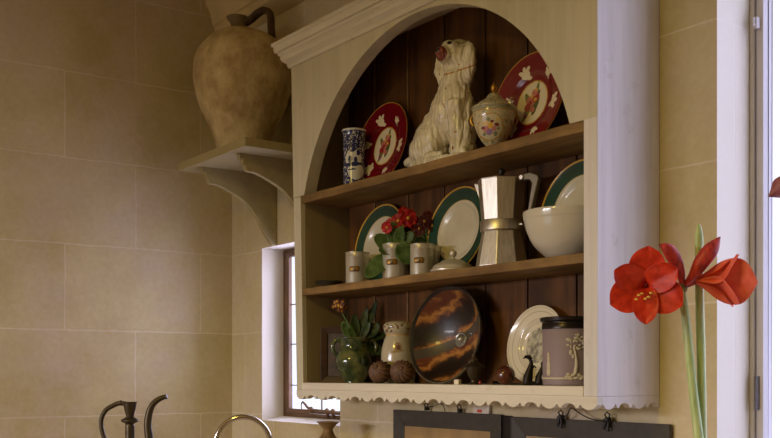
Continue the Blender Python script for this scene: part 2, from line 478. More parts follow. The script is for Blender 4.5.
MB().prism([(FRONT+.018, ZB)]+pts+[(-.001, pts[-1][1]), (-.001, ZB)], UB, UB+.018, 'yz').build('side_apron', UNIT, unit, False)
# cornice moulding, mitred round three sides
cp = [(d, 2.545+(z-2.545)*.84) for d, z in [(0, 2.545), (.006, 2.545), (.010, 2.553), (.010, 2.560), (.015, 2.566), (.024, 2.574), (.028, 2.585), (.027, 2.594), (.033, 2.598),
      (.034, 2.606), (.042, 2.609), (.044, 2.622), (.044, 2.632), (.050, 2.636), (.050, 2.648), (0, 2.648)]]
mb = MB(); vs = []; fs = []; m = len(cp)
for d, z in cp: vs.append((-3.021-d, -.001, z))
for d, z in cp: vs.append((-3.021-d, FRONT-d, z))
for d, z in cp: vs.append((UX1+d, FRONT-d, z))
for d, z in cp: vs.append((UX1+d, -.001, z))
for r_ in range(3):
    for i in range(m-1): fs.append((r_*m+i, r_*m+i+1, (r_+1)*m+i+1, (r_+1)*m+i))
mb.add(vs, fs); mb.box(UX0, UX1, FRONT+.002, -.001, 2.621, 2.631)
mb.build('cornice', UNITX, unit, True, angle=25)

# ------------------------------------------------------------------ bracket shelf and big jar
SX0, SX1, SY, SZT, SZB = -3.633, -3.098, -.36, 2.306, 2.276
bs = thing('bracket_shelf', 'grey-beige painted shelf on two stepped brackets under the large clay jug', 'shelf')
mb = MB(); mb.box(SX0, SX1, SY, -.001, SZB, SZT); mb.build('shelf_board', GREYPAINT, bs, False, .002)
curve = []
for px, py in ((210.5, 183.4), (220, 187), (231, 193), (244.8, 202.6), (255.8, 217.7), (264, 234), (269, 242)):
    p = atX(px, py, -3.513); curve.append((p[1], p[2]))
steps = [(-.322, SZB), (-.322, 2.262), (-.318, 2.256), (-.308, 2.255), (-.308, 2.240), (-.303, 2.235), (-.297, 2.235), (-.295, 2.222), (-.288, 2.216), (-.280, 2.214)]
cs = smooth_prof(curve, 5)
out = steps+[c for c in cs if c[0] > -.278]+[(-.020, 2.004), (-.001, 2.004), (-.001, SZB)]
for x in (-3.513, -3.22):
    MB().prism(out, x-.011, x+.011, 'yz').build('bracket', GREYPAINT, bs, False, .002)

CLAY = Mat('weathered_clay', .85, spec=.2)
nz = CLAY.noise(CLAY.obj(), 9, 6, .65); nz2 = CLAY.noise(CLAY.scale(CLAY.obj(), (30, 30, 6)), 1, 5, .7)
c1 = CLAY.ramp(nz, [(.3, srgb(160, 134, 96)), (.55, srgb(204, 184, 142)), (.8, srgb(220, 204, 166))])
c1 = CLAY.mix(1, c1, CLAY.ramp(nz2, [(.3, (.74, .71, .66, 1)), (.7, (1, 1, 1, 1))]), 'MULTIPLY')
g = CLAY.n.new('ShaderNodeSeparateXYZ'); CLAY.link(CLAY.obj(), g.inputs[0])
topm = CLAY.math('GREATER_THAN', CLAY.math('ADD', g.outputs[2], CLAY.math('MULTIPLY', nz, .05)), .505)
c1 = CLAY.mix(CLAY.math('MULTIPLY', topm, .75), c1, srgb(74, 56, 38))
CLAY.color(c1).bump(CLAY.math('ADD', nz2, CLAY.noise(CLAY.obj(), 80, 4)), .5, .004)
jx, jy = X(241, -.2), -.192
jar = thing('clay_jug', 'large pale terracotta jug with dark neck and strap handle on the bracket shelf', 'jug', (jx, jy, SZT))
p = sp([(0, 0.0), (.088, 0), (.094, .02), (.116, .10), (.163, .20), (.183, .28), (.186, .325), (.176, .382), (.150, .425), (.110, .460), (.062, .481), (.034, .488)], 5)
p = [(0, 0), (.086, 0)]+[q for q in p if q[1] > .004]
p += [(.031, .493), (.030, .501), (.033, .515), (.040, .527), (.041, .533), (.036, .534), (.029, .520), (.025, .50), (0, .49)]
mb = MB().lathe(p, 64)
mb.v = [(x-.020*RT[0]*max(0, (z-.44)/.09), y-.020*RT[1]*max(0, (z-.44)/.09), z) for x, y, z in mb.v]   # the neck leans
mb.build('jug_body', CLAY.m, jar)
hd = Vector((.86, .5, 0)).normalized()
hp = [(.004, .508), (.030, .518), (.066, .540), (.092, .547), (.112, .538), (.121, .512), (.122, .478), (.127, .440)]
pts = [tuple(hd*a+Vector((0, 0, b))) for a, b in smooth_prof(hp, 5)]
MB().tube(pts, [.012]*len(pts), 12, flat=1.7, up=(0, 0, 1)).build('handle', simple('dark_clay', (82, 60, 40), .85, var=.25, vscale=30, bump=.4), jar)

# ------------------------------------------------------------------ crockery
GOLD = srgb(196, 148, 52)
def plate_profile(R, depth=.022, t=.004, well=.62):
    f = [(0, .004), (R*well*.8, .004), (R*well*.93, .006), (R*well, .012), (R*well*1.06, .0135), (R*.86, .018), (R*.97, .0215), (R, .023)]
    b = [(R, .021), (R*.96, .017), (R*.85, .013), (R*well*1.05, .007), (R*well*.8, .003), (R*well*.78, 0), (R*well*.72, 0), (R*well*.70, .002), (0, .002)]
    return f+b
def standing_plate(name, label, x, y, z, R, mat, rz=0, lean=12, prof=None, group=None):
    t = thing(name, label, 'plate', (x, y, z), rz, group)
    a = PI/2-math.radians(lean)
    o = MB().lathe(prof or plate_profile(R), 72).build('plate_body', mat, t)
    o.rotation_euler = (a, 0, 0); o.location = (0, 0, R*math.sin(a)+.002)
    return t
def rot(cx, cy, ang): return cx*math.cos(ang)-cy*math.sin(ang), cx*math.sin(ang)+cy*math.cos(ang)
def red_plate_mat(name, R):
    M = Mat(name, .12, spec=.5, coat=.6)
    cream = srgb(222, 210, 180)
    sp_ = [('ring', R*.986, R*2, GOLD)]
    for k in range(6):
        a = k*PI/3+.35; r0 = R*.64
        for du, dv, rx, ry, rr in ((0, 0, .016, .010, 0), (.012, .010, .011, .006, .7), (-.012, .010, .011, .006, -.7), (0, .014, .006, .010, 0), (.006, -.010, .010, .005, -.5)):
            s_ = R/.138*(.68 if k % 2 else 1.02)
            ux, uy = rot(du*s_, r0+dv*s_, a)
            sp_.append(('e', ux, uy, rx*s_, ry*s_, a+rr, cream))
    sp_ += [('e', 0, 0, R*.435, R*.455, 0, GOLD), ('e', 0, 0, R*.41, R*.43, 0, cream)]
    g1, g2 = srgb(74, 88, 40), srgb(110, 118, 60); pk, rd, yl, pu = srgb(190, 110, 100), srgb(150, 40, 44), srgb(206, 160, 70), srgb(120, 70, 90)
    q = R/.138
    for x, y, rx, ry, rr, c in ((0, .0, .030, .010, .9, g1), (-.012, .004, .024, .006, 2.1, g2), (.014, -.012, .020, .006, 1.2, g1), (-.014, -.026, .018, .005, 1.0, g2),
        (.012, .026, .020, .005, 1.4, g2), (-.004, .004, .014, .013, 0, pk), (.012, .010, .010, .010, 0, rd), (.006, .024, .009, .008, 0, pk), (.010, .006, .005, .004, 0, yl),
        (-.014, -.010, .009, .008, 0, rd), (-.006, .0, .005, .005, 0, rd), (.010, .030, .005, .004, 0, yl), (-.018, -.030, .006, .006, 0, pu), (.004, -.018, .007, .006, 0, pk), (-.002, .016, .005, .004, 0, yl)):
        sp_.append(('e', x*q*1.15, y*q*1.15, rx*q*1.35, ry*q*1.35, rr, c))
    M.color(M.paint(srgb(112, 14, 26), sp_, wob=.002, wscale=70)); return M.m
standing_plate('decorated_plate', 'crimson plate with flower medallion leaning behind the blue and white vase', X(386, -.066), -.066, S1T, .139, red_plate_mat('crimson_glaze', .139), 0, 10, group='crimson plates on the top shelf')
standing_plate('decorated_plate', 'crimson plate with flower medallion leaning behind the lidded urn', X(533, -.064), -.064, S1T, .136, red_plate_mat('crimson_glaze_pair', .136), 0, 10, group='crimson plates on the top shelf')

def green_plate_mat():
    M = Mat('green_banded_china', .22, coat=.2); R = .132
    base = M.ramp(M.noise(M.obj(), 12, 3), [(.3, srgb(188, 180, 160)), (.7, srgb(204, 198, 180))])
    M.color(M.paint(base, [('ring', R*.985, R*2, srgb(206, 160, 56)), ('ring', R*.965, R*.985, srgb(196, 152, 56)), ('ring', R*.71, R*.965, srgb(22, 62, 50)), ('ring', R*.697, R*.71, srgb(150, 130, 70))], wob=0)); return M.m
GP = green_plate_mat()
gpl = None
for k, (x, lab) in enumerate(((-2.700, 'green-rimmed white plate leaning behind the metal canisters and red flowers'),
                 (X(461.5, -.066), 'green-rimmed white plate leaning between the canisters and the coffee pot'),
                 (-1.828, 'green-rimmed white plate leaning behind the white bowl'))):
    if gpl is None: gpl = standing_plate('dinner_plate', lab, x, -.066, S2T, .132, GP, 0, 10, group='green-rimmed plates on the middle shelf')
    else:
        c = copy_tree(gpl); c.location = (x, -.066, S2T); c['label'] = lab

# blue and white cylinder vase
def blue_mat():
    M = Mat('blue_transfer_ware', .15, coat=.5)
    v = M.n.new('ShaderNodeTexVoronoi'); v.inputs['Scale'].default_value = 130; M.link(M.obj(), v.inputs['Vector'])
    white = srgb(206, 206, 200); blue = srgb(30, 40, 92)
    base = M.mix(M.math('GREATER_THAN', M.math('ADD', v.outputs['Distance'], M.math('MULTIPLY', M.noise(M.obj(), 60), .5)), .50), white, blue)
    base = M.mix(M.math('GREATER_THAN', M.noise(M.obj(), 170, 3), .60), base, white)
    sp_ = [('e', 0, .100, .026, .034, 0, white), ('e', .006, .062, .026, .030, .1, white), ('e', .0, .082, .030, .007, .1, blue), ('e', -.010, .098, .007, .012, 0, blue), ('e', .008, .096, .006, .010, 0, blue),
           ('e', .0, .128, .012, .006, .4, blue), ('e', .016, .120, .006, .010, 0, blue), ('e', -.004, .066, .014, .003, .1, blue), ('band', .190, .193, blue), ('band', .193, .2, white)]
    M.color(M.paint(base, sp_, 'xz', .003, 90)); return M.m
bv = thing('cylinder_vase', 'small blue and white patterned cylinder vase at the left of the top shelf', 'vase', (X(354, -.13), -.13, S1T), math.radians(52))
MB().lathe([(0, 0), (.036, 0), (.037, .004), (.036, .02), (.0355, .10), (.036, .17), (.038, .190), (.041, .197), (.040, .199), (.034, .194), (.032, .17), (.032, .01), (0, .01)], 48).build('vase_body', blue_mat(), bv)

# lidded urn
def urn_mat(name, lid=False):
    M = Mat(name, .18, coat=.5)
    cream = srgb(196, 186, 156); gr = srgb(120, 128, 104); gd = srgb(176, 132, 50)
    base = M.ramp(M.noise(M.obj(), 95, 4, .7), [(.38, gr), (.5, cream), (.56, cream), (.62, gd), (.68, cream)])
    pk, yl, pu, rd = srgb(186, 120, 120), srgb(214, 170, 70), srgb(140, 110, 160), srgb(120, 40, 50)
    sp_ = []
    if not lid:
        sp_ = [('e', -.010, .062, .036, .034, 0, gd), ('e', -.010, .062, .0335, .0315, 0, cream)]
        for x, y, r, c in ((-.022, .056, .009, pk), (-.012, .048, .009, pu), (-.024, .070, .007, yl), (-.010, .064, .008, yl), (.0, .056, .007, pk), (-.030, .060, .005, rd), (-.006, .074, .005, rd),
                           (.008, .066, .006, rd), (.012, .056, .004, gr), (-.016, .080, .006, gr), (.004, .044, .006, gr), (-.026, .044, .005, gr), (.010, .078, .004, yl)):
            sp_.append(('e', x, y, r, r*.85, 0, c))
        sp_ += [('band', .108, .116, srgb(150, 150, 128)), ('band', .106, .108, gd)]
    M.color(M.paint(base, sp_, 'xz', .003, 80)); return M.m
ur = thing('lidded_urn', 'small floral porcelain urn with domed lid and gold finial', 'urn', (X(494, -.15), -.15, S1T), math.radians(48)); ur.scale = (.96, .96, 1)
MB().lathe(sp([(0, 0), (.026, 0), (.028, .006), (.022, .012), (.022, .018), (.036, .034), (.050, .060), (.059, .090), (.061, .108), (.060, .114), (.062, .117), (.057, .118), (.052, .10), (0, .095)], 3), 56).build('urn_body', urn_mat('floral_porcelain'), ur)
MB().lathe(sp([(.063, .118), (.064, .121), (.058, .126), (.044, .136), (.028, .146), (.018, .156), (.012, .161), (.0, .163)], 3), 48).build('lid', urn_mat('floral_porcelain_lid', True), ur)
GOLDM = simple('gilt', (196, 148, 60), .3, .8, var=.1)
MB().lathe([(0, .160), (.007, .162), (.005, .167), (.009, .173), (.009, .179), (.004, .187), (.002, .192), (0, .193)], 20).build('finial', GOLDM, ur)
for sx in (-1, 1):
    pts = [(sx*(.058+.008*math.sin(PI*k/8)), -.002, .075+.03*k/8) for k in range(9)]
    MB().tube(pts, .0028, 8).build('handle', GOLDM, ur)

# spaniel
def spaniel():
    t = thing('spaniel_figurine', 'white glazed china spaniel sitting with brown muzzle and wavy fur', 'figurine', (X(448, -.125), -.125, S1T), math.radians(6)); t.scale = (1.20, 1.08, 1.055)
    mb = MB()
    B = lambda c, r, M=None: mb.ball(c, r, 20, 14, M)
    # base plinth, body faces +x, head turned to -y
    mb.lathe([(0, 0), (.95, 0), (1, .3), (.96, 1), (0, 1)], 32, Matrix.Translation((0, 0, 0)) @ Matrix.Diagonal((.128, .062, .022, 1)))
    B((-.062, 0, .060), (.060, .052, .052)); B((-.048, -.012, .082), (.050, .044, .056)); B((-.03, 0, .11), (.052, .044, .06))
    B((0, 0, .15), (.052, .043, .07)); B((.022, 0, .19), (.047, .041, .07)); B((.040, 0, .14), (.040, .038, .075)); B((.036, -.002, .235), (.040, .036, .055))
    for sy in (-1, 1):
        mb.tube([(.046, sy*.020, .17), (.050, sy*.021, .10), (.050, sy*.021, .04), (.052, sy*.021, .025)], [.026, .021, .018, .018], 14)
        B((.062, sy*.021, .030), (.022, .014, .011)); B((-.015, sy*.042, .030), (.034, .014, .012)); B((-.048, sy*.030, .065), (.044, .024, .042))
    B((.048, 0, .085), (.036, .036, .080)); B((.050, 0, .04), (.034, .036, .035))
    B((-.110, -.010, .035), (.034, .018, .016))
    B((.036, -.004, .292), (.043, .042, .042)); B((.036, .004, .27), (.042, .038, .04)); B((.034, -.030, .316), (.026, .024, .020)); B((.032, .0, .322), (.030, .026, .022))
    B((.030, -.052, .298), (.018, .026, .016)); B((.030, -.046, .286), (.020, .022, .015))
    for sx in (-1, 1):
        mb.tube([(.036+sx*.034, -.004, .325), (.036+sx*.047, -.010, .300), (.036+sx*.048, -.012, .265), (.036+sx*.038, -.008, .235), (.036+sx*.034, -.004, .215)], [.010, .017, .020, .018, .009], 12, flat=.8)
    M = Mat('spaniel_glaze', .18, coat=.5)
    n = M.noise(M.obj(), 22, 4)
    base = M.ramp(n, [(.35, srgb(200, 188, 158)), (.65, srgb(228, 220, 198))])
    base = M.mix(M.math('GREATER_THAN', M.noise(M.obj(), 70, 1), .74), base, srgb(150, 96, 54))
    c = M.obj()
    q = M.vmath('LENGTH', M.vmath('MULTIPLY', M.vmath('SUBTRACT', c, (.030, -.074, .292)), (1/.024, 1/.026, 1/.023)))
    base = M.mix(M.math('LESS_THAN', M.math('ADD', q, M.math('MULTIPLY', n, .25)), 1.1), base, srgb(122, 48, 28))
    q = M.vmath('LENGTH', M.vmath('SUBTRACT', c, (.030, -.080, .303)))
    base = M.mix(M.math('LESS_THAN', q, .010), base, srgb(22, 14, 10))
    for sx in (-1, 1):
        q = M.vmath('LENGTH', M.vmath('SUBTRACT', c, (.033+sx*.016, -.050, .322)))
        base = M.mix(M.math('LESS_THAN', q, .007), base, srgb(28, 18, 12))
    g = M.n.new('ShaderNodeSeparateXYZ'); M.link(c, g.inputs[0])
    chain = M.math('LESS_THAN', M.math('ABSOLUTE', M.math('SUBTRACT', M.math('ADD', g.outputs[2], M.math('MULTIPLY', g.outputs[1], -.5)), .262)), .0022)
    chain = M.math('MULTIPLY', chain, M.math('GREATER_THAN', M.noise(c, 90, 1), .45))
    base = M.mix(chain, base, srgb(180, 130, 50))
    M.color(base)
    w_ = M.n.new('ShaderNodeTexWave'); w_.inputs['Scale'].default_value = 26; w_.inputs['Distortion'].default_value = 7; w_.inputs['Detail'].default_value = 2; w_.inputs['Detail Scale'].default_value = 1.6
    M.link(M.scale(c, (1, 1, .35)), w_.inputs['Vector']); M.bump(w_.outputs[1], .6, .006)
    o = mb.build('dog_body', M.m, t)
    r = o.modifiers.new('remesh', 'REMESH'); r.mode = 'VOXEL'; r.voxel_size = .0032; r.use_smooth_shade = True
    s_ = o.modifiers.new('smooth', 'SMOOTH'); s_.iterations = 5; s_.factor = .6
    tx = bpy.data.textures.new('fur', 'CLOUDS'); tx.noise_scale = .022; tx.noise_depth = 1
    d = o.modifiers.new('fur', 'DISPLACE'); d.texture = tx; d.strength = .007; d.mid_level = .5
    return t
spaniel()

# ------------------------------------------------------------------ middle shelf
STEEL = Mat('brushed_aluminium', .40, 1); 
n_ = STEEL.noise(STEEL.scale(STEEL.obj(), (60, 60, 2)), 3, 4)
STEEL.color(STEEL.ramp(n_, [(.3, srgb(190, 184, 172)), (.7, srgb(222, 218, 206))])); STEEL.bump(n_, .06, .001)
TIN = simple('tin', (196, 190, 174), .34, .45, var=.10, vscale=14, bump=.05)
BRASS = simple('brass_plate', (150, 112, 50), .4, .8, var=.2, vscale=60)
PEWTER = simple('pewter', (120, 112, 96), .4, .8, var=.15, vscale=20)
def canister(label, px, y, r, h, rz):
    t = thing('canister', label, 'canister', (X(px, y), y, S2T), math.radians(rz), 'metal canisters on the middle shelf')
    MB().lathe([(0, 0), (r*.97, 0), (r, .003), (r, h*.84), (r*1.02, h*.85), (r*1.02, h*.865), (r, h*.875), (r, h*.975), (r*1.035, h*.985), (r*1.035, h), (r*.97, h), (r*.96, h*.9), (r*.96, .004), (0, .004)], 44).build('canister_body', TIN, t)
    mb = MB()
    def f(u, v):
        a = -PI/2+(u-.5)*.85; rr = r+.0015+.0008*math.cos((v-.5)*PI)
        w = .6 if abs(u-.5) > .47 else 1
        return (rr*math.cos(a), rr*math.sin(a), h*.47+(v-.5)*.017*w)
    mb.grid(f, 12, 4); o = mb.build('name_plate', BRASS, t); md = o.modifiers.new('thick', 'SOLIDIFY'); md.thickness = .0015
    mb = MB(); mb.ball((0, -r-.0022, h*.47), (.006, .0018, .006)); mb.build('rivet', PEWTER, t)
    return t
canister('tin canister with brass plate, leftmost and nearest the cupboard side', 357.5, -.145, .0385, .106, 40)
canister('tin canister with brass plate holding the red primula', 395, -.160, .0385, .109, 38)
canister('tin canister with brass plate just left of the round pewter lid', 422, -.165, .0345, .094, 36)
canister('tin canister half hidden behind another next to the round lid', 431.5, -.103, .0300, .096, 36)
dd = thing('shallow_dish', 'small dark metal dish at the far left of the middle shelf', 'dish', (X(329, -.135), -.135, S2T))
MB().lathe([(0, 0), (.026, 0), (.030, .006), (.044, .020), (.050, .026), (.048, .028), (.040, .021), (.026, .010), (0, .008)], 44).build('dish_body', PEWTER, dd)
ld = thing('domed_lid', 'low round pewter lid with ball knob in front of green-rimmed plate', 'lid', (X(453, -.165), -.165, S2T))
MB().lathe([(0, .001), (.062, 0), (.065, .003), (.065, .007), (.059, .010), (.057, .016), (.050, .022), (.036, .029), (.032, .033), (.016, .037), (0, .039)], 56).build('lid_body', TIN, ld)
MB().lathe([(.007, .037), (.005, .043), (.009, .048), (.011, .054), (.009, .060), (.004, .063), (.002, .065), (0, .065)], 24).build('knob', TIN, ld)
# moka pot
mk = thing('moka_pot', 'polished faceted aluminium stovetop coffee pot with angled handle', 'coffee pot', (X(501.5, -.135), -.135, S2T), math.radians(14)); mk.scale = (1, 1, .965)
a0 = PI/8
mb = MB(); mb.lathe([(0, 0), (.0705, 0), (.0725, .004), (.055, .100), (.052, .106), (0, .106)], 8, a0=a0); mb.build('boiler', STEEL.m, mk, False, .0015)
MB().lathe([(0, .100), (.0545, .100), (.058, .104), (.058, .130), (.0555, .133), (0, .133)], 48).build('collar', STEEL.m, mk)
mb = MB(); mb.lathe([(0, .131), (.0555, .131), (.056, .136), (.0655, .243), (.066, .246), (.062, .246), (.052, .14), (0, .138)], 8, a0=a0)
mb.prism([(-.064, .242), (-.064, .20), (-.082, .246)], -.014, .014, 'xz')
mb.build('jug', STEEL.m, mk, False, .0015)
mb = MB(); mb.lathe([(0, .242), (.066, .244), (.067, .247), (.055, .251), (.02, .257), (0, .258)], 8, a0=a0); mb.build('lid', STEEL.m, mk, False, .001)
BAK = simple('black_bakelite', (22, 18, 16), .3, 0, var=.1)
MB().lathe([(0, .256), (.008, .257), (.006, .262), (.010, .270), (.010, .276), (.006, .280), (0, .281)], 10).build('knob', BAK, mk)
hp = [(.060, .252), (.095, .257), (.118, .247), (.122, .238), (.092, .128), (.084, .128), (.100, .225), (.094, .236), (.072, .238), (.060, .236)]
ALUD = simple('handle_grey', (120, 112, 98), .4, .5, var=.1)
MB().prism(hp, -.009, .009, 'xz').build('handle', ALUD, mk, False, .003)
mb = MB(); mb.tube([(.070, -.014, .245), (.070, .014, .245)], .006, 12); mb.build('hinge', STEEL.m, mk)
mb = MB(); mb.tube([(.056, 0, .118), (.068, 0, .118)], .005, 12); mb.build('valve', STEEL.m, mk)
# bowl
CHINA = simple('white_china', (198, 193, 180), .15, var=.03, coat=.5)
bw = thing('mixing_bowl', 'deep white china bowl on the middle shelf beside the coffee pot', 'bowl', (X(568, -.142), -.142, S2T))
bp = sp([(0, .006), (.036, .004), (.046, .0), (.050, .004), (.062, .014), (.084, .038), (.099, .070), (.1055, .096), (.107, .100), (.1085, .112), (.1085, .117), (.106, .118), (.102, .096), (.092, .066), (.068, .03), (.03, .014), (0, .012)], 4)
MB().lathe([(r*1.04, z) for r, z in bp], 72).build('bowl_body', CHINA, bw)

# ------------------------------------------------------------------ bottom shelf
# little dark frame in the corner
FR = wood('old_frame_wood', (40, 26, 14), (84, 54, 30), 'x', .45)
def picture(name, label, x0, y0, x1, y1, z0, h, w_, t_, lean, mats, cat='picture', group=None):
    L_ = math.hypot(x1-x0, y1-y0); rz = math.atan2(y1-y0, x1-x0)
    t = thing(name, label, cat, (x0, y0, z0), rz, group)
    M = Matrix.Rotation(-lean, 4, 'X')
    mb = MB()
    c = [(0, 0, L_, h), (w_, w_, L_-w_, h-w_)]
    def rect(o, y): a, b, d, e = o; return [(a, y, b), (d, y, b), (d, y, e), (a, y, e)]
    inn = (w_, w_, L_-w_, h-w_)
    vs = rect(c[0], 0)+rect(c[0], -t_)+rect(inn, -t_*.55)+rect(inn, 0)
    fs = []
    for r0, r1 in ((0, 4), (4, 8), (8, 12), (12, 0)):
        for i in range(4): fs.append((r0+i, r0+(i+1) % 4, r1+(i+1) % 4, r1+i))
    mb.add(vs, fs, M); mb.build('frame', mats[0], t, False, .0015)
    MB().box(w_-.001, L_-w_+.001, -t_*.30, -t_*.1, w_-.001, h-w_+.001, M).build('picture_sheet', mats[1], t, False)
    return t
picture('small_picture', 'small dark wooden picture frame propped in corner behind green jug', -2.932, -.158, -2.815, -.058, ZBT, .188, .022, .014, .03,
        [FR, simple('old_print', (66, 46, 30), .6, var=.3, vscale=30)])
# green two-handled jug with auricula
GG = Mat('green_glaze', .12, coat=.8)
n_ = GG.noise(GG.obj(), 22, 4)
GG.color(GG.ramp(n_, [(.3, srgb(20, 32, 18)), (.5, srgb(46, 64, 32)), (.66, srgb(104, 104, 56)), (.8, srgb(30, 50, 54))]))
gj = thing('two_handled_jug', 'dark green glazed two-handled jug holding small yellow flowers', 'jug', (X(354.5, -.14), -.14, ZBT), math.radians(50))
MB().lathe(sp([(0, 0), (.030, 0), (.033, .006), (.048, .030), (.062, .060), (.062, .080), (.053, .100), (.046, .112), (.045, .126), (.052, .140), (.057, .145), (.055, .148), (.045, .143), (.038, .125), (.036, .112), (0, .10)], 4), 56).build('jug_body', GG.m, gj)
for sx in (-1, 1):
    pts = [tuple((sx*a, 0, b)) for a, b in smooth_prof([(.047, .136), (.060, .139), (.070, .128), (.071, .112), (.065, .098), (.057, .090)], 4)]
    MB().tube(pts, .0055, 10, up=(0, 1, 0), flat=1.3).build('handle', GG.m, gj)
LEAFM = Mat('leaf_green', .5, spec=.4)
LEAFM.color(LEAFM.ramp(LEAFM.noise(LEAFM.obj(), 30, 4), [(.3, srgb(44, 66, 28)), (.7, srgb(92, 118, 58))])); LEAFM.bump(LEAFM.noise(LEAFM.obj(), 120, 3), .4, .002)
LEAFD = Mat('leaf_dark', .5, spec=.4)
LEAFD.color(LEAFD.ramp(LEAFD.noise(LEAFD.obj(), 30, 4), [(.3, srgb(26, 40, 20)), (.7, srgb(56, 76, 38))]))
def leaf(mb, base, tip, width, normal, curl=.1, nu=8, nv=12, wavy=.0, shape='round'):
    base, tip = Vector(base), Vector(tip); d = tip-base; L_ = d.length; d.normalize()
    nrm = Vector(normal); nrm = (nrm-d*nrm.dot(d)).normalized(); side = d.cross(nrm)
    def f(u, v):
        s_ = (u-.5)*2
        if shape == 'round': wd = width*(math.sin(PI*min(1, v*.93+.04))**.6)*(.35+.65*min(1, v*2.0))
        else: wd = width*math.sin(PI*(.06+.92*v))**.85*(1-.25*v)
        wd *= .5
        bend = curl*L_*(math.sin(v*PI*.5)**2)
        cup = -.18*wd*(1-s_*s_)+.06*wd*math.cos(v*20)*(1-abs(s_))
        wv = wavy*math.sin(v*14+s_*2)*abs(s_)
        return tuple(base+d*(v*L_)+side*(s_*wd)+nrm*(cup+wv)-nrm*bend)
    mb.grid(f, nu, nv)
def leafobj(parent, mat, *a, **k):
    mb = MB(); leaf(mb, *a, **k); o = mb.build('leaf', mat, parent, fix=False)
    m_ = o.modifiers.new('t', 'SOLIDIFY'); m_.thickness = .0009
    return o
RZ = math.atan2(RT[1], RT[0])       # facing the room's near right corner
def L(px, py, px0, Y, zbase, dy=0.0):
    """point in a frame turned to the viewer's side: x to the right, y away"""
    s_ = S(px0, Y); return ((px-px0)/s_, dy, EYE+(HZ-py)/s_-zbase)
Y_ = -.14; P0 = 354.5
au = thing('auricula', 'auricula plant with a yellow and maroon flower cluster in green jug', 'plant', (X(P0, Y_), Y_, ZBT), RZ)
q = lambda px, py, dy=0: L(px, py, P0, Y_, ZBT, dy)
mb = MB(); mb.tube([q(355, 347), q(352, 330), q(345, 318), q(341, 310)], .003, 8); mb.build('stem', LEAFM.m, au)
LF = [((356, 342), (343, 322), .040, (0, -1, .2), -.01), ((357, 342), (355, 314), .036, (.2, -1, 0), 0), ((358, 342), (366, 305), .036, (-.3, -1, .0), .01),
      ((360, 342), (375, 298), .036, (-.4, -1, 0), .015), ((360, 342), (369, 322), .026, (0, -1, .3), -.01), ((362, 342), (386, 330), .046, (0, -.6, 1), 0),
      ((362, 340), (384, 352), .046, (.3, -1, .4), -.02), ((362, 341), (389, 342), .046, (.3, -.8, .6), .01), ((357, 342), (350, 328), .024, (0, -1, .5), -.025), ((362, 341), (378, 322), .044, (0, -1, .5), .0)]
for (a, b, w_, nr, dy) in LF:
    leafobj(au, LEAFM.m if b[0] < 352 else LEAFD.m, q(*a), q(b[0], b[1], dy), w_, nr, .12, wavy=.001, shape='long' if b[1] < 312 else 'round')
MAR = simple('maroon_petal', (96, 40, 20), .6, var=.2); YEL = simple('yellow_eye', (206, 160, 40), .5, var=.1)
for k in range(17):
    a = rnd.uniform(0, 2*PI); rr = 7.2*math.sqrt(rnd.random()); dy = -.012*math.cos(rr/7*PI/2)+rnd.uniform(-.002, .002)
    c = Vector(q(340+rr*math.cos(a), 305+rr*math.sin(a), dy)); mb = MB()
    T = Matrix.Translation(c) @ Euler((rnd.uniform(1.1, 1.9), 0, rnd.uniform(-.5, .5))).to_matrix().to_4x4()
    for j in range(5):
        t2 = T @ Matrix.Rotation(j*2*PI/5, 4, 'Z') @ Matrix.Translation((.0050, 0, 0)); mb.ball((0, 0, 0), (.0048, .0040, .0011), 8, 5, t2)
    mb.mat = 1; mb.ball((0, 0, .0008), (.0044, .0044, .0018), 8, 5, T); mb.build('floret', [MAR, YEL], au)
# white jar
def jar_mat():
    M = Mat('printed_creamware', .2, coat=.4); cr = srgb(178, 168, 144); br = srgb(104, 74, 48)
    v = M.n.new('ShaderNodeTexVoronoi'); v.inputs['Scale'].default_value = 110; M.link(M.obj(), v.inputs['Vector'])
    g = M.n.new('ShaderNodeSeparateXYZ'); M.link(M.obj(), g.inputs[0]); z = g.outputs[2]
    band = M.math('MULTIPLY', M.math('GREATER_THAN', z, .158), M.math('LESS_THAN', z, .186))
    m_ = M.math('MULTIPLY', band, M.math('LESS_THAN', v.outputs['Distance'], .42))
    base = M.mix(m_, cr, br)
    M.color(M.paint(base, [('band', .150, .153, GOLD), ('e', .0, .112, .012, .016, 0, srgb(150, 120, 90)), ('e', .002, .112, .006, .008, 0, br), ('e', .0, .100, .02, .004, .2, srgb(150, 128, 90))], 'xz', .003, 90)); return M.m
wj = thing('cream_jar', 'cream jar with brown printed band standing beyond the ribbed balls', 'jar', (X(398.5, -.090), -.090, ZBT), math.radians(50)); wj.scale = (1.18, 1.10, 1)
MB().lathe(sp([(0, 0), (.040, 0), (.044, .01), (.047, .05), (.046, .10), (.039, .135), (.034, .150), (.037, .158), (.041, .172), (.040, .184), (.030, .193), (.012, .197), (0, .197)], 4), 48).build('jar_body', jar_mat(), wj)
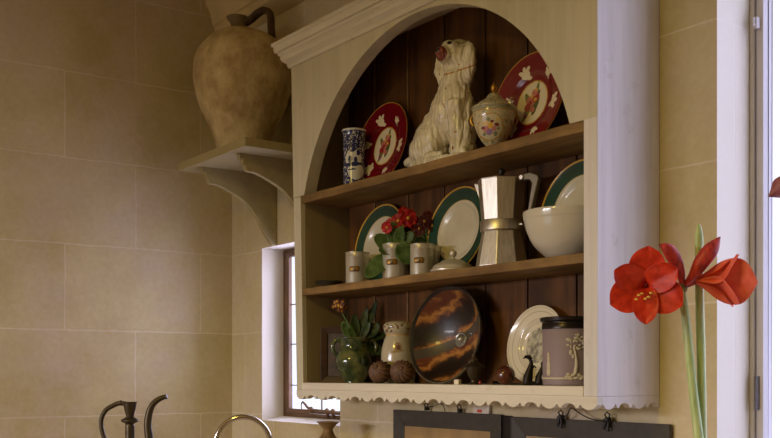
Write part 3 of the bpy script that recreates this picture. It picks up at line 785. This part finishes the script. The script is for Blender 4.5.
# ribbed balls
RIB = simple('brown_ribbed', (104, 74, 52), .6, var=.25, vscale=40, bump=.3)
def ribbed(label, px, tilt, rz):
    t = thing('ribbed_ball', label, 'ornament', (X(px, -.175), -.175, ZBT), rz, 'brown ribbed balls on the bottom shelf')
    prof = [(0, -1)]+[(math.sin(PI*k/22), -math.cos(PI*k/22)) for k in range(1, 22)]+[(0, .90)]
    prof[-2] = (prof[-2][0]*.8, .94)
    fl = lambda a, v: 1+.095*math.sin(13*(a+1.6*v))*(1 if .05 < v < .97 else 0)
    o = MB().lathe([(r*.035, z*.033) for r, z in prof], 112, flute=fl).build('ball_body', RIB, t)
    o.rotation_euler = (tilt, 0, 0); o.location = (0, 0, .0355)
    mb = MB(); mb.ball((0, 0, .031), (.006, .006, .004)); s_ = mb.build('tip', RIB, t); s_.rotation_euler = (tilt, 0, 0); s_.location = (0, 0, .0355)
ribbed('brown ribbed ball on the bottom shelf nearest the green jug', 380.5, 1.0, RZ-.5)
ribbed('brown ribbed ball on the bottom shelf nearest the large slipware dish', 402.5, 1.2, RZ-.1)
# slipware dish
SW = Mat('marbled_slipware', .42, coat=.15)
v = SW.obj(); g = SW.n.new('ShaderNodeSeparateXYZ'); SW.link(v, g.inputs[0])
dg = SW.math('ADD', SW.math('MULTIPLY', g.outputs[0], -.45), SW.math('MULTIPLY', g.outputs[1], .9))
w1_ = SW.math('ADD', SW.math('MULTIPLY', dg, 46), SW.math('MULTIPLY', SW.noise(v, 16, 4), 4.0))
st = SW.math('SINE', w1_); w_n = SW.noise(SW.scale(v, (14, 40, 1)), 1, 4)
f1 = SW.math('ADD', SW.math('MULTIPLY', st, .5), SW.math('MULTIPLY', w_n, 1.0))
c = SW.ramp(f1, [(.10, srgb(24, 15, 11)), (.36, srgb(52, 28, 15)), (.50, srgb(116, 70, 32)), (.72, srgb(172, 118, 54)), (.92, srgb(96, 46, 22))])
bandm = SW.math('LESS_THAN', SW.math('ABSOLUTE', SW.math('ADD', SW.math('ADD', SW.math('MULTIPLY', g.outputs[0], -.42), SW.math('MULTIPLY', g.outputs[1], .9)), SW.math('MULTIPLY', SW.math('SUBTRACT', w_n, .5), .02))), .015)
c = SW.mix(bandm, c, srgb(70, 62, 50))
rad = SW.vmath('LENGTH', SW.vmath('MULTIPLY', v, (1, 1, 0)))
c = SW.mix(SW.math('GREATER_THAN', rad, .135), c, srgb(24, 20, 18))
SW.color(c).bump(SW.noise(v, 40, 3), .15, .003)
sw = thing('slipware_dish', 'large round deep brown and orange marbled glazed dish standing on edge', 'dish', (X(443.5, -.135), -.135, ZBT), math.radians(6))
R = .143
p = [(0, -.006), (.02, -.006), (.05, .0), (.09, .018), (.12, .044), (.134, .062), (.140, .068), (R, .070), (R, .066), (.137, .060), (.122, .036), (.09, .009), (.055, -.010), (.05, -.013), (0, -.010)]
o = MB().lathe(p, 80).build('dish_body', SW.m, sw)
a = PI/2-math.radians(9); o.rotation_euler = (a, 0, 0); o.location = (0, .070, R*math.sin(a)-.009)
BOSS = simple('boss_metal', (150, 146, 136), .25, .5, var=.2)
b_ = MB().lathe([(.022, -.006), (.023, -.003), (.020, -.001), (.016, -.002), (.014, .001), (.008, .007), (0, .009)], 32).build('boss', BOSS, sw)
b_.rotation_euler = (a, 0, 0); b_.location = (0, .070, R*math.sin(a)-.009)
rm = MB().lathe([(R+.001, .0655), (R+.003, .068), (R+.001, .072), (R-.003, .072), (R-.002, .0695)], 80).build('rim', simple('rim_silver', (120, 116, 108), .2, .9), sw)
rm.rotation_euler = (a, 0, 0); rm.location = (0, .070, R*math.sin(a)-.009)
# small things at the front
BRZ = simple('dark_bronze', (76, 66, 50), .4, .7, var=.2)
y = -.19
cb = thing('lidded_cup', 'small dark metal lidded cup in front of the slipware dish', 'cup', (X(474, y), y, ZBT))
MB().lathe([(0, 0), (.016, 0), (.017, .003), (.010, .007), (.009, .012), (.016, .024), (.021, .042), (.022, .047), (0, .047)], 36).build('cup_body', BRZ, cb)
MB().lathe([(0, .046), (.031, .047), (.032, .049), (.024, .053), (.012, .060), (.009, .064), (.010, .069), (.006, .076), (0, .078)], 36).build('lid', BRZ, cb)
wc = thing('white_block', 'tiny white block lying in front of the slipware dish', 'block', (X(457.5, -.205), -.205, ZBT), .2)
MB().box(-.0085, .0085, -.006, .006, 0, .014).build('block_body', simple('block_white', (226, 214, 190), .4, var=.05), wc, False, .0015)
rs = thing('red_bead', 'tiny red bead beside the dark lidded cup', 'bead', (X(480, -.207), -.207, ZBT))
mb = MB(); mb.ball((0, 0, .006), (.004, .004, .006)); mb.build('bead_body', simple('red_lacquer', (150, 40, 24), .3), rs)
bb = thing('wooden_ball', 'reddish brown polished ball on the bottom shelf beside the white plate', 'ball', (X(505.5, -.17), -.17, ZBT))
mb = MB(); mb.lathe([(0, 0)]+[(.026*math.sin(PI*k/20), .026-.026*math.cos(PI*k/20)) for k in range(1, 20)]+[(0, .052)], 40); mb.build('ball_body', simple('red_brown_wood', (86, 40, 24), .25, var=.25, vscale=30, coat=.5), bb)
tr_ = thing('flat_tray', 'narrow dark metal tray lying behind the brown ball and figurine', 'tray', (X(518, -.115), -.115, ZBT))
MB().prism([(-.075, 0), (.075, 0), (.082, .010), (.078, .010), (.072, .004), (-.072, .004), (-.078, .010), (-.082, .010)], -.022, .022, 'xz').build('tray_body', IRONG, tr_, False, .001)
fg = thing('bird_figurine', 'small dark metal figurine of two long-necked shapes against white plate', 'figurine', (X(536, -.178), -.178, ZBT), RZ)
mb = MB()
mb.box(-.030, .030, -.014, .014, 0, .006)
for ox, s_ in ((-.014, 1.0), (.016, .86)):
    mb.tube([(ox-.008, 0, .004), (ox-.006*s_, 0, .022), (ox-.001, 0, .042*s_), (ox+.002, 0, .058*s_), (ox-.001, 0, .067*s_)], [.012, .012, .008, .005, .0045], 12)
    mb.tube([(ox+.002, 0, .066*s_), (ox-.004, 0, .072*s_), (ox-.013, -.002, .073*s_), (ox-.019, -.003, .068*s_)] if ox < 0 else [(ox+.0, 0, .056), (ox+.005, 0, .064), (ox+.014, 0, .067)], [.005, .006, .004, .001] if ox < 0 else [.004, .004, .002], 10)
    mb.tube([(ox+.002, 0, .040*s_), (ox+.010, 0, .050*s_), (ox+.014, 0, .044*s_)], [.003, .003, .002], 8)
o = mb.build('figurine_body', IRONG, fg)
# white plate with grey print
def print_mat():
    M = Mat('grey_print_china', .15, coat=.5); cr = srgb(214, 206, 186); gr = srgb(120, 118, 108); R = .106
    n_ = M.noise(M.obj(), 55, 6, .75)
    pr = M.ramp(n_, [(.42, gr), (.56, srgb(190, 184, 166))])
    v = M.vmath('LENGTH', M.vmath('MULTIPLY', M.obj(), (1, 1, 0)))
    nn = M.math('ADD', v, M.math('MULTIPLY', M.noise(M.obj(), 30), .012))
    c = M.mix(M.math('LESS_THAN', nn, R*.52), cr, pr)
    c = M.paint(c, [('ring', R*.66, R*.675, srgb(170, 160, 138)), ('ring', R*.84, R*.86, srgb(176, 166, 144)), ('ring', R*.95, R*.96, srgb(176, 166, 144))], wob=0)
    M.color(c); return M.m
standing_plate('printed_plate', 'cream plate with grey printed centre leaning behind the lilac jar', -1.988, -.060, ZBT, .106, print_mat(), 0, 10)
# jasper jar
LIL = simple('lilac_jasper', (136, 120, 124), .6, var=.05)
jj = thing('jasper_jar', 'lilac stoneware jar with white relief trees and dark rim', 'jar', (X(570.5, -.135), -.135, ZBT), math.radians(50)); jj.scale = (1, 1, .96)
MB().lathe([(0, 0), (.066, 0), (.069, .003), (.0695, .010), (.0700, .145), (.066, .150), (0, .150)], 64).build('jar_body', LIL, jj)
MB().lathe([(.066, .146), (.0715, .147), (.072, .158), (.0705, .160), (.0705, .164), (.0755, .168), (.0765, .176), (.072, .178), (.062, .178), (.062, .150)], 64).build('rim', simple('blackened_silver', (46, 40, 38), .3, .7, var=.15), jj)
WREL = simple('white_relief', (188, 178, 152), .6, var=.08, bump=.2, bscale=200)
def cyl(a, z, off=.0702): return Matrix.Rotation(a, 4, 'Z') @ Matrix.Translation((0, -off, z))
def blob(mb, a, z, rx, rz_): mb.ball((0, 0, 0), (rx, .0022, rz_), 10, 6, cyl(a, z))
for A in (.05, 2.1, 4.2):
    mb = MB(); pts = []
    for k in range(8):
        v = k/7; aa = A+.05*math.sin(v*4); pts.append(tuple(Matrix.Rotation(aa, 4, 'Z') @ Vector((0, -.0702, .030+.072*v))))
    mb.tube(pts, [.005-.0025*k/7 for k in range(8)], 8)
    for k in range(26):
        t_ = rnd.uniform(0, 2*PI); rr = rnd.random()**.5
        blob(mb, A+.06+.33*rr*math.cos(t_), .112+.020*rr*math.sin(t_), rnd.uniform(.003, .006), rnd.uniform(.002, .0045))
    for k in range(12): blob(mb, A-.28+k*.05, .024+.006*math.sin(k*1.7), .005, .004)
    blob(mb, A-.14, .085, .005, .008); blob(mb, A-.06, .075, .004, .007)
    mb.build('relief_tree', WREL, jj)
for A in (-.98, 1.1, 3.2):
    mb = MB()
    for z, rx, rz_ in ((.082, .004, .005), (.070, .005, .010), (.052, .007, .014), (.036, .008, .012)): blob(mb, A, z, rx, rz_)
    mb.build('relief_figure', WREL, jj)
mb = MB(); mb.lathe([(.0695, .016), (.0712, .017), (.0712, .021), (.0698, .022)], 64); mb.build('relief_band', WREL, jj)

# primulas in the canisters
PRED = Mat('primula_red', .5, spec=.3); PRED.color(PRED.ramp(PRED.noise(PRED.obj(), 40, 3), [(.3, srgb(120, 12, 14)), (.7, srgb(176, 26, 22))]))
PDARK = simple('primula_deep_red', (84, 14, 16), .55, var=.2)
def primula(label, P0, Y_, flowers, leaves, red, seedy=None):
    t = thing('primula', label, 'plant', (X(P0, Y_), Y_, S2T), RZ)
    q = lambda px, py, dy=0: L(px, py, P0, Y_, S2T, dy)
    for a, b, dy, w_, nr, mt in leaves: leafobj(t, mt, q(*a), q(b[0], b[1], dy), w_, nr, .10, wavy=.002)
    for px, py, dy, r, tilt in flowers:
        c = Vector(q(px, py, dy)); base = Vector(q(P0, 254, 0))
        mb = MB(); mid = (c+base)/2+Vector((0, 0, .01)); mb.tube([base, mid, c+Vector((0, .004, -.002))], .0014, 6); mb.build('stem', LEAFM.m, t)
        T = Matrix.Translation(c) @ Euler((PI/2+tilt[0], 0, tilt[1]), 'XYZ').to_matrix().to_4x4()
        mb = MB()
        for j in range(5):
            A = Matrix.Rotation(j*2*PI/5+.3, 4, 'Z')
            def f(u, v, A=A):
                s_ = (u-.5)*2; wd = r*.62*math.sin(PI*(.08+.75*v))**.7
                l = r*(.10+.95*v-(.12*(1-abs(s_))**2 if v > .9 else 0)); return tuple(T @ A @ Vector((l, s_*wd, r*(.25*v*v-.1*v+.06*math.sin(s_*4+j)))))
            mb.grid(f, 6, 6)
        o = mb.build('flower', red, t, fix=False); m_ = o.modifiers.new('t', 'SOLIDIFY'); m_.thickness = .0006
        mb = MB(); mb.ball((0, 0, .001), (r*.22, r*.22, .002), 10, 6, T); mb.build('flower_eye', YEL, o)
    return t
G, D_ = LEAFM.m, LEAFD.m
primula('bright red primula with round leaves spilling over second canister', 395, -.160,
    [(408, 219, -.02, .026, (.2, .2)), (398, 221, -.006, .022, (-.2, -.4)), (415, 224, -.004, .022, (.1, .7)), (387, 228, -.012, .018, (.3, -.5)), (404, 212, .004, .018, (-.5, 0)), (391, 224, .004, .018, (0, -.3))],
    [((392, 250), (366, 276), -.045, .058, (-.2, -1, .3), G), ((395, 250), (376, 236), -.02, .050, (-.3, -1, .5), G), ((396, 250), (392, 223), -.02, .046, (-.1, -1, .2), G),
     ((397, 248), (412, 234), -.03, .040, (.2, -1, .4), G), ((397, 250), (401, 229), -.035, .036, (0, -1, .2), G), ((399, 239, -.034), (409, 265), -.056, .060, (.1, -1, .3), G), ((393, 250), (381, 252), -.045, .045, (-.2, -1, .5), G), ((396, 250), (386, 232), .01, .044, (0, -1, .5), G)], PRED.m)
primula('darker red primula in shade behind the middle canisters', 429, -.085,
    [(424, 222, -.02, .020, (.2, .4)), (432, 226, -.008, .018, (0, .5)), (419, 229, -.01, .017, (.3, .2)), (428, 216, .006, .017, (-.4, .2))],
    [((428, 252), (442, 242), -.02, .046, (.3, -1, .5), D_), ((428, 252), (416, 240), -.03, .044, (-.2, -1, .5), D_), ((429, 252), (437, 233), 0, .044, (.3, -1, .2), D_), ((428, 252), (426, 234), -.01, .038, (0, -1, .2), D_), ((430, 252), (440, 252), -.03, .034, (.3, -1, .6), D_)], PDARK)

# ------------------------------------------------------------------ below the unit: pictures
FRG = simple('charcoal_frame', (58, 54, 48), .5, var=.15, vscale=30, bump=.2)
PIC = simple('ochre_print', (156, 128, 82), .6, var=.15, vscale=10)
PIC2 = simple('buff_print', (150, 130, 96), .6, var=.15, vscale=8)
YP = -.006
def fr(px0, py0, px1, py1, y, h, w_, label, pm):
    z0 = (Z(px0, py0, y)+Z(px1, py1, y))/2
    return picture('framed_picture', label, X(px0, y), YP, X(px1, y), YP, z0-h, h, w_, .012, 0, [FRG, pm]), z0
pA, zA = fr(393, 409.5, 500.5, 414.5, -.018, .36, .052, 'charcoal framed picture hanging below the cupboard, on the left', PIC)
pB, zB = fr(511, 417, 669, 424, -.018, .36, .052, 'charcoal framed picture hanging below the cupboard, on the right', PIC2)
BLK = simple('black_wire', (16, 13, 11), .5, var=.1)
def hook(label, px, py, y=-.012, loop=1, long=False):
    t = thing('picture_hook', label, 'hook', (X(px, y), y, Z(px, py, y)), 0, 'black hooks on the picture frames')
    mb = MB(); mb.box(-.004, .004, -.012, .004, -.006, .006); mb.tube([(0, -.008, .004), (-.006, -.010, .012), (.002, -.010, .019), (.010, -.008, .013), (.006, -.008, .002)], .0022, 8)
    if long: mb.tube([(.002, -.014, .006), (.002, -.016, -.012), (-.004, -.015, -.024), (.010, -.015, -.028), (.012, -.015, -.010), (.006, -.014, .004)], .0035, 8); mb.box(-.008, .010, -.014, -.010, -.02, .002)
    mb.build('clip', BLK, t); return t
hook('black wire hook on top of the left picture frame, nearer its left corner', 428, 408.5)
hook('black wire hook on top of the left picture frame, beside white socket box', 461, 410.5)
hook('black hook with long clip hanging over the right picture frame', 562.5, 417, long=True)
hook('black knotted wire hook on the right frame under the cupboard corner', 609, 419.5, long=True)
def wire(label, pts, r=.0018):
    t = thing('hanging_wire', label, 'wire', (X(pts[0][0], -.03), -.03, Z(pts[0][0], pts[0][1], -.03)))
    b = Vector(t.location); P_ = [tuple(Vector((X(px, y), y, Z(px, py, y)))-b) for px, py, y in pts]
    MB().tube(smooth_prof(P_, 5), r, 8).build('wire_strand', BLK, t)
wire('black wire looping above the left picture frame', [(428, 407, -.03), (434, 406, -.02), (440, 403.5, -.01), (444, 407, -.018), (445, 411, -.026)], .0014)
wire('black wire rising from the right picture frame to the cupboard corner', [(563, 418, -.03), (567, 415, -.03), (570, 409, -.03), (573, 408.5, -.03), (580, 413.5, -.03), (590, 418.5, -.03), (606, 422, -.038)], .0016)
sb = thing('socket_box', 'white socket box with red mark above the left picture frame', 'socket', (X(479, -.02), 0, Z(479, 406, -.02)))
MB().box(-.036, .036, -.014, -.001, -.040, .018).build('box_body', simple('socket_white', (206, 198, 186), .4, var=.03), sb, False, .003)
MB().box(-.014, .006, -.0155, -.0141, -.019, -.011).build('red_mark', simple('red_mark', (190, 60, 40), .4), sb, False)
cd = thing('dark_bracket', 'dark wall block between the white socket box and the right picture', 'block', (X(502, -.02), 0, Z(502, 424, -.02)))
MB().box(-.022, .026, -.010, -.001, -.14, .024).build('block_body', IRONG, cd, False, .002)

# ------------------------------------------------------------------ worktop, tap, ewer, vase (below, mostly out of frame)
wt = thing('worktop', 'pale limestone worktop along the stone wall below the windows', 'worktop')
MB().box(XL+.002, XR_-.002, -.66, -.002, .87, .91).build('worktop_slab', SLATE, wt, False, .003)
MB().box(XL+.002, XL+.95, -1.25, -.661, .87, .91).build('worktop_slab', SLATE, wt, False, .003)
bc = thing('base_cabinet', 'cream base cabinet under the limestone worktop', 'cabinet')
MB().box(XL+.002, XR_-.002, -.62, -.002, 0.002, .868).build('carcass', UNIT, bc, False, .002)
MB().box(XL+.002, XL+.92, -1.22, -.622, 0.002, .868).build('carcass', UNIT, bc, False, .002)
CHR = simple('chrome', (196, 190, 182), .12, 1, var=.03)
YT = -.30
s_ = S(243, YT); a_ = 55/s_; zb = Z(243, 414, YT)-.91-.01
tp = thing('swan_neck_tap', 'chrome swan-neck tap curving in front of the left window', 'tap', (X(243, YT)-a_/2*RT[0], YT-a_/2*RT[1], .91), RZ)
pts = [(0, 0, 0), (0, 0, .1), (0, 0, zb-a_/2-.04)]
for k in range(17):
    t = PI-PI*k/16; pts.append((a_/2+a_/2*math.cos(t), 0, zb-a_/2+a_/2*math.sin(t)))
pts += [(a_+.001, 0, zb-a_/2-.05), (a_+.001, 0, zb-a_/2-.07)]
MB().tube(pts, .0095, 14).build('spout', CHR, tp)
MB().lathe([(0, 0), (.028, 0), (.028, .006), (.018, .012), (.016, .05), (.0105, .055), (0, .055)], 28).build('tap_base', CHR, tp)
YE = -.78
s_ = S(130, YE); ex = X(136, YE)
ew = thing('metal_ewer', 'tall dark bronze ewer with curved spout against the left wall', 'ewer', (ex, YE, .91), RZ)
def e(px, py, dy=0): return ((px-136)/s_, dy, EYE+(HZ-py)/s_-.91)
top = e(130, 401.5)[2]; cxn = (130-136)/s_
zk = e(130, 420)[2]; 
T = Matrix.Translation((cxn, 0, 0))
MB().lathe(sp([(0, 0), (.045, 0), (.050, .008), (.034, .03), (.030, .04), (.070, .09), (.085, .15), (.070, .21), (.036, .26), (.016, zk-.09), (.0145, zk-.02), (.014, zk-.010), (.026, zk-.003), (.026, zk+.003), (.014, zk+.010), (.012, zk+.014), (.018, top-.02), (.021, top-.002), (.021, top), (0, top)], 3), 40, T).build('ewer_body', BRZ, ew)
hp = [e(126, 403.5), e(119, 403), e(113, 405.5), e(107, 409), e(103, 415), e(101.5, 422), e(103, 432), e(106, 441), e(108, 455), e(112, 468), e(118, 476)]
MB().tube(smooth_prof(hp, 4), .0075, 10).build('handle', BRZ, ew)
hb = MB(); hb.ball(e(121, 402.5), (.008, .008, .008)); hb.ball(e(114.5, 405), .006); hb.build('handle_knob', BRZ, ew)
spt = [e(165.5, 396.5), e(162, 397.5), e(157, 400), e(152, 405), e(149, 413), e(147.5, 424), e(149, 438), e(150, 455), e(149, 470), e(146, 480)]
ss = smooth_prof(spt, 4); nS = len(ss)
MB().tube(ss, [.0068+.010*k/nS for k in range(nS)], 12).build('spout', BRZ, ew)
MB().tube([e(163, 397.2), e(165, 396.6), e(166.8, 396)], [.007, .007, .0095], 12).build('spout_mouth', BRZ, ew)
YV = -.16
sv = thing('bottle_vase', 'small brown stoneware vase with flared mouth below the left window', 'vase', (X(328, YV), YV, .91))
h = Z(328, 422, YV)-.91; sc = S(328, YV)
k_ = 1/sc
MB().lathe(sp([(0, 0), (.05, 0), (.06, .02), (.075, .10), (.078, .2), (.062, h-.10), (7.5*k_, h-14*k_), (5.2*k_, h-9*k_), (5*k_, h-7*k_), (9.5*k_, h-1.6*k_), (12*k_, h), (10*k_, h), (4*k_, h-6*k_), (0, h-8*k_)], 4), 44).build('vase_body', simple('brown_stoneware', (128, 100, 62), .6, var=.25, vscale=30, bump=.2), sv)

# ------------------------------------------------------------------ amaryllis
YA, PA = -.35, 690
SA = S(PA, YA); XA = X(PA, YA)
def q(px, py, d=0.0): return ((px-PA)/SA, d, EYE+(HZ-py)/SA-.91)
RED = Mat('amaryllis_red', .45, spec=.4)
n_ = RED.noise(RED.scale(RED.obj(), (1, 1, 1)), 60, 4)
RED.color(RED.ramp(n_, [(.3, srgb(168, 32, 12)), (.7, srgb(216, 62, 26))])); RED.bump(RED.noise(RED.obj(), 180, 3), .2, .001)
RED.b.inputs['Subsurface Weight'].default_value = .15; RED.b.inputs['Subsurface Radius'].default_value = (.01, .003, .002); RED.b.inputs['Subsurface Scale'].default_value = .5
CORAL = Mat('amaryllis_coral', .45, spec=.4)
CORAL.color(CORAL.ramp(CORAL.noise(CORAL.obj(), 50, 4), [(.3, srgb(222, 92, 74)), (.7, srgb(240, 122, 100))]))
BUDR = Mat('bud_red', .5); BUDR.color(BUDR.ramp(BUDR.noise(BUDR.scale(BUDR.obj(), (1, 1, .3)), 120, 3), [(.35, srgb(140, 30, 34)), (.65, srgb(196, 58, 46))]))
STEM = Mat('stem_green', .45); STEM.color(STEM.ramp(STEM.noise(STEM.scale(STEM.obj(), (8, 8, 1)), 12, 3), [(.3, srgb(146, 172, 104)), (.7, srgb(192, 208, 150))]))
am = thing('amaryllis', 'red amaryllis with open blooms and buds on two tall stems near window', 'plant', (XA, YA, .91), RZ)
POT = simple('terracotta_pot', (150, 86, 54), .8, var=.12, bump=.2)
def flowerpot(par, x=0):
    T = Matrix.Translation((x, 0, 0))
    MB().lathe([(0, 0), (.062, 0), (.082, .125), (.090, .127), (.092, .155), (.084, .156), (.078, .135), (0, .135)], 40, T).build('pot', POT, par)
flowerpot(am, .045)
mb = MB(); mb.lathe(sp([(.001, .13), (.03, .132), (.038, .15), (.03, .18), (.014, .2), (.001, .205)], 3), 24, Matrix.Translation((.045, 0, 0))); mb.build('bulb', simple('bulb_brown', (120, 80, 50), .7), am)
pts = smooth_prof([(.040, 0, .19), q(705, 500), q(699, 440), q(693, 390), q(687, 330), q(682, 294), q(680, 289)], 5)
MB().tube(pts, [.0104-.0032*k/len(pts) for k in range(len(pts))], 16).build('stem', STEM.m, am)
pts = smooth_prof([(.055, .01, .19), q(706, 520, .01), q(704, 440, .01), q(702.5, 350, .01), q(701, 290, .01), q(700.5, 245, .01)], 5)
MB().tube(pts, [.0096-.0018*k/len(pts) for k in range(len(pts))], 16).build('stem', STEM.m, am)
b0 = Vector(q(700.5, 247, .01)); 
mb = MB(); T = Matrix.Translation(b0); mb.lathe(sp([(.001, 0), (.0078, .002), (.0088, .012), (.0078, .026), (.005, .040), (.001, .048)], 4), 16, T @ Matrix.Diagonal((1, .8, 1, 1))); mb.build('closed_bud', STEM.m, am)
def petal(parent, mat, C0, axis, up, roll, Lp, W, tube=.35, flare=1.0, name='petal', tip=.62, twist=0, recurve=.25, rtube=.006):
    """petal rising along the flower axis and flaring outwards at angle `flare`"""
    axis = Vector(axis).normalized(); up = Vector(up); up = (up-axis*up.dot(axis)).normalized(); sd_ = axis.cross(up)
    out = up*math.cos(roll)+sd_*math.sin(roll); lat = axis.cross(out)
    def f(u, v):
        s_ = (u-.5)*2
        N = 20; x = rtube; z = 0; st = v*N; k = 0
        while k < st:
            dt = min(1, st-k)/N; t = (k+.5)/N
            g_ = max(0, min(1, (t-tube)/.38)); ang = flare*g_*g_*(3-2*g_)+recurve*max(0, t-.6)*2.5
            x += math.sin(ang)*Lp*dt; z += math.cos(ang)*Lp*dt; k += 1
        b_ = .20
        wd = W*.5*(b_+(1-b_)*math.sin(PI/2*min(1, v/.58))**1.2 if v < .58 else max(.03, 1-((v-.58)/.425)**2.3)**tip)
        cup = .16*W*(s_*s_)*(1-v*.6)
        ruf = .0028*math.sin(v*9+roll*3+s_*3)*abs(s_)*v
        rib = -.0012*math.exp(-(s_*5)**2)
        p = Vector(C0)+axis*(z+cup*.55+ruf+rib)+out*(x-cup*.5)+lat*(s_*wd)
        return tuple(p)
    mb = MB(); mb.grid(f, 12, 18); o = mb.build(name, mat, parent, fix=False)
    m_ = o.modifiers.new('t', 'SOLIDIFY'); m_.thickness = .0008; m_.offset = 0
    s_ = o.modifiers.new('s', 'SUBSURF'); s_.levels = 1; s_.render_levels = 1
    return o
junction = Vector(q(682, 287))
mb = MB(); mb.ball(junction, (.011, .009, .010)); mb.ball(junction+Vector((.004, -.003, -.004)), (.006, .006, .008)); mb.build('stem_joint', simple('joint_green', (150, 140, 90), .6, var=.3, vscale=90), am)
# open bloom facing the room
C1 = Vector(q(645, 286, -.006)); ax1 = Vector((-.24, -.95, -.08)).normalized()
mb = MB(); T0 = C1-ax1*.012
mb.tube([junction, junction+Vector((-.018, .002, .004)), T0+Vector((.012, .01, .002)), T0, C1], [.0045, .005, .007, .009, .010], 14)
f1_ = mb.build('flower', BUDR.m, am)
for k, (deg, Lp, W, fl) in enumerate(((-4, .094, .070, 1.25), (118, .092, .070, 1.30), (-120, .096, .072, 1.30), (62, .088, .056, 1.15), (180, .096, .050, 1.22), (-62, .088, .058, 1.15))):
    petal(f1_, RED.m, C1+ax1*(.0015 if k < 3 else .004), ax1, (0.0, 0, 1), math.radians(deg), Lp, W, .06, fl, recurve=.18, rtube=.004 if k > 2 else .007)
PAL = simple('pollen', (226, 190, 80), .6, var=.1)
mb = MB()
for k in range(6):
    a = -.9+k*.36; e1 = C1+ax1*(.052+.004*math.sin(k*2))+Vector((.018*math.sin(a)*1.0-.004, 0, -.020-.006*math.cos(k*1.9)))
    mb.mat = 0; mb.tube([C1, C1+ax1*.03+Vector((0, 0, -.010)), e1], .0011, 6); mb.mat = 1; mb.ball(e1, (.0036, .002, .0022), 8, 6)
mb.build('stamens', [simple('filament', (196, 60, 40), .5), PAL], f1_)
# bloom turned away to the right
C2 = Vector(q(694, 281, -.004)); ax2 = Vector((.94, -.28, -.04)).normalized()
mb = MB(); mb.tube([junction, junction+Vector((.012, -.002, .004)), C2], [.0045, .005, .008], 12)
f2_ = mb.build('flower', BUDR.m, am)
for k, (deg, Lp, W, fl) in enumerate(((98, .118, .092, .16), (20, .100, .070, .90), (-34, .102, .066, 1.0), (158, .098, .068, .80), (-150, .100, .066, .95), (-88, .104, .060, .5))):
    petal(f2_, CORAL.m, C2, ax2, (0, 0, 1), math.radians(deg), Lp, W, .22, fl, recurve=.14, tip=1.05)
# two red buds
def bud(pts, rad, mat=BUDR.m):
    mb = MB(); P_ = smooth_prof([tuple(p) for p in pts], 5); Rr = [r[0] for r in smooth_prof([(r,) for r in rad], 5)]
    mb.tube(P_, [max(.0006, r) for r in Rr], 16); return mb.build('bud', mat, am)
bud([junction, q(680, 274, -.004), q(673, 260, -.012), q(665, 250, -.018), q(656, 246, -.022)], [.0040, .0090, .0140, .0120, .001])
bud([junction, q(690, 278, -.012), q(698, 264, -.020), q(708, 250, -.024), q(716, 238.5, -.026)], [.0040, .0085, .0150, .0145, .001])
# second plant at the edge of the picture
PB = 800
a2 = thing('amaryllis', 'amaryllis with one pink bud entering at the right edge of picture', 'plant', (X(PB, YA), YA, .91), RZ)
sB = S(PB, YA)
def qb(px, py, d=0.0): return ((px-PB)/sB, d, EYE+(HZ-py)/sB-.91)
flowerpot(a2)
pts = smooth_prof([(0, 0, .13), qb(800, 440), qb(799, 300), qb(797, 200), qb(796, 186)], 5)
MB().tube(pts, .010, 14).build('stem', STEM.m, a2)
mb = MB(); P_ = smooth_prof([qb(796, 186), qb(789, 186, -.006), qb(780, 189, -.01), qb(772, 194, -.012), qb(765.5, 198, -.014)], 5)
Rr = [r[0] for r in smooth_prof([(.004,), (.015,), (.021,), (.010,), (.0008,)], 5)]
mb.tube(P_, [max(.0006, r) for r in Rr], 16); mb.build('bud', simple('bud_pink', (150, 84, 100), .5, var=.2, vscale=60), a2)
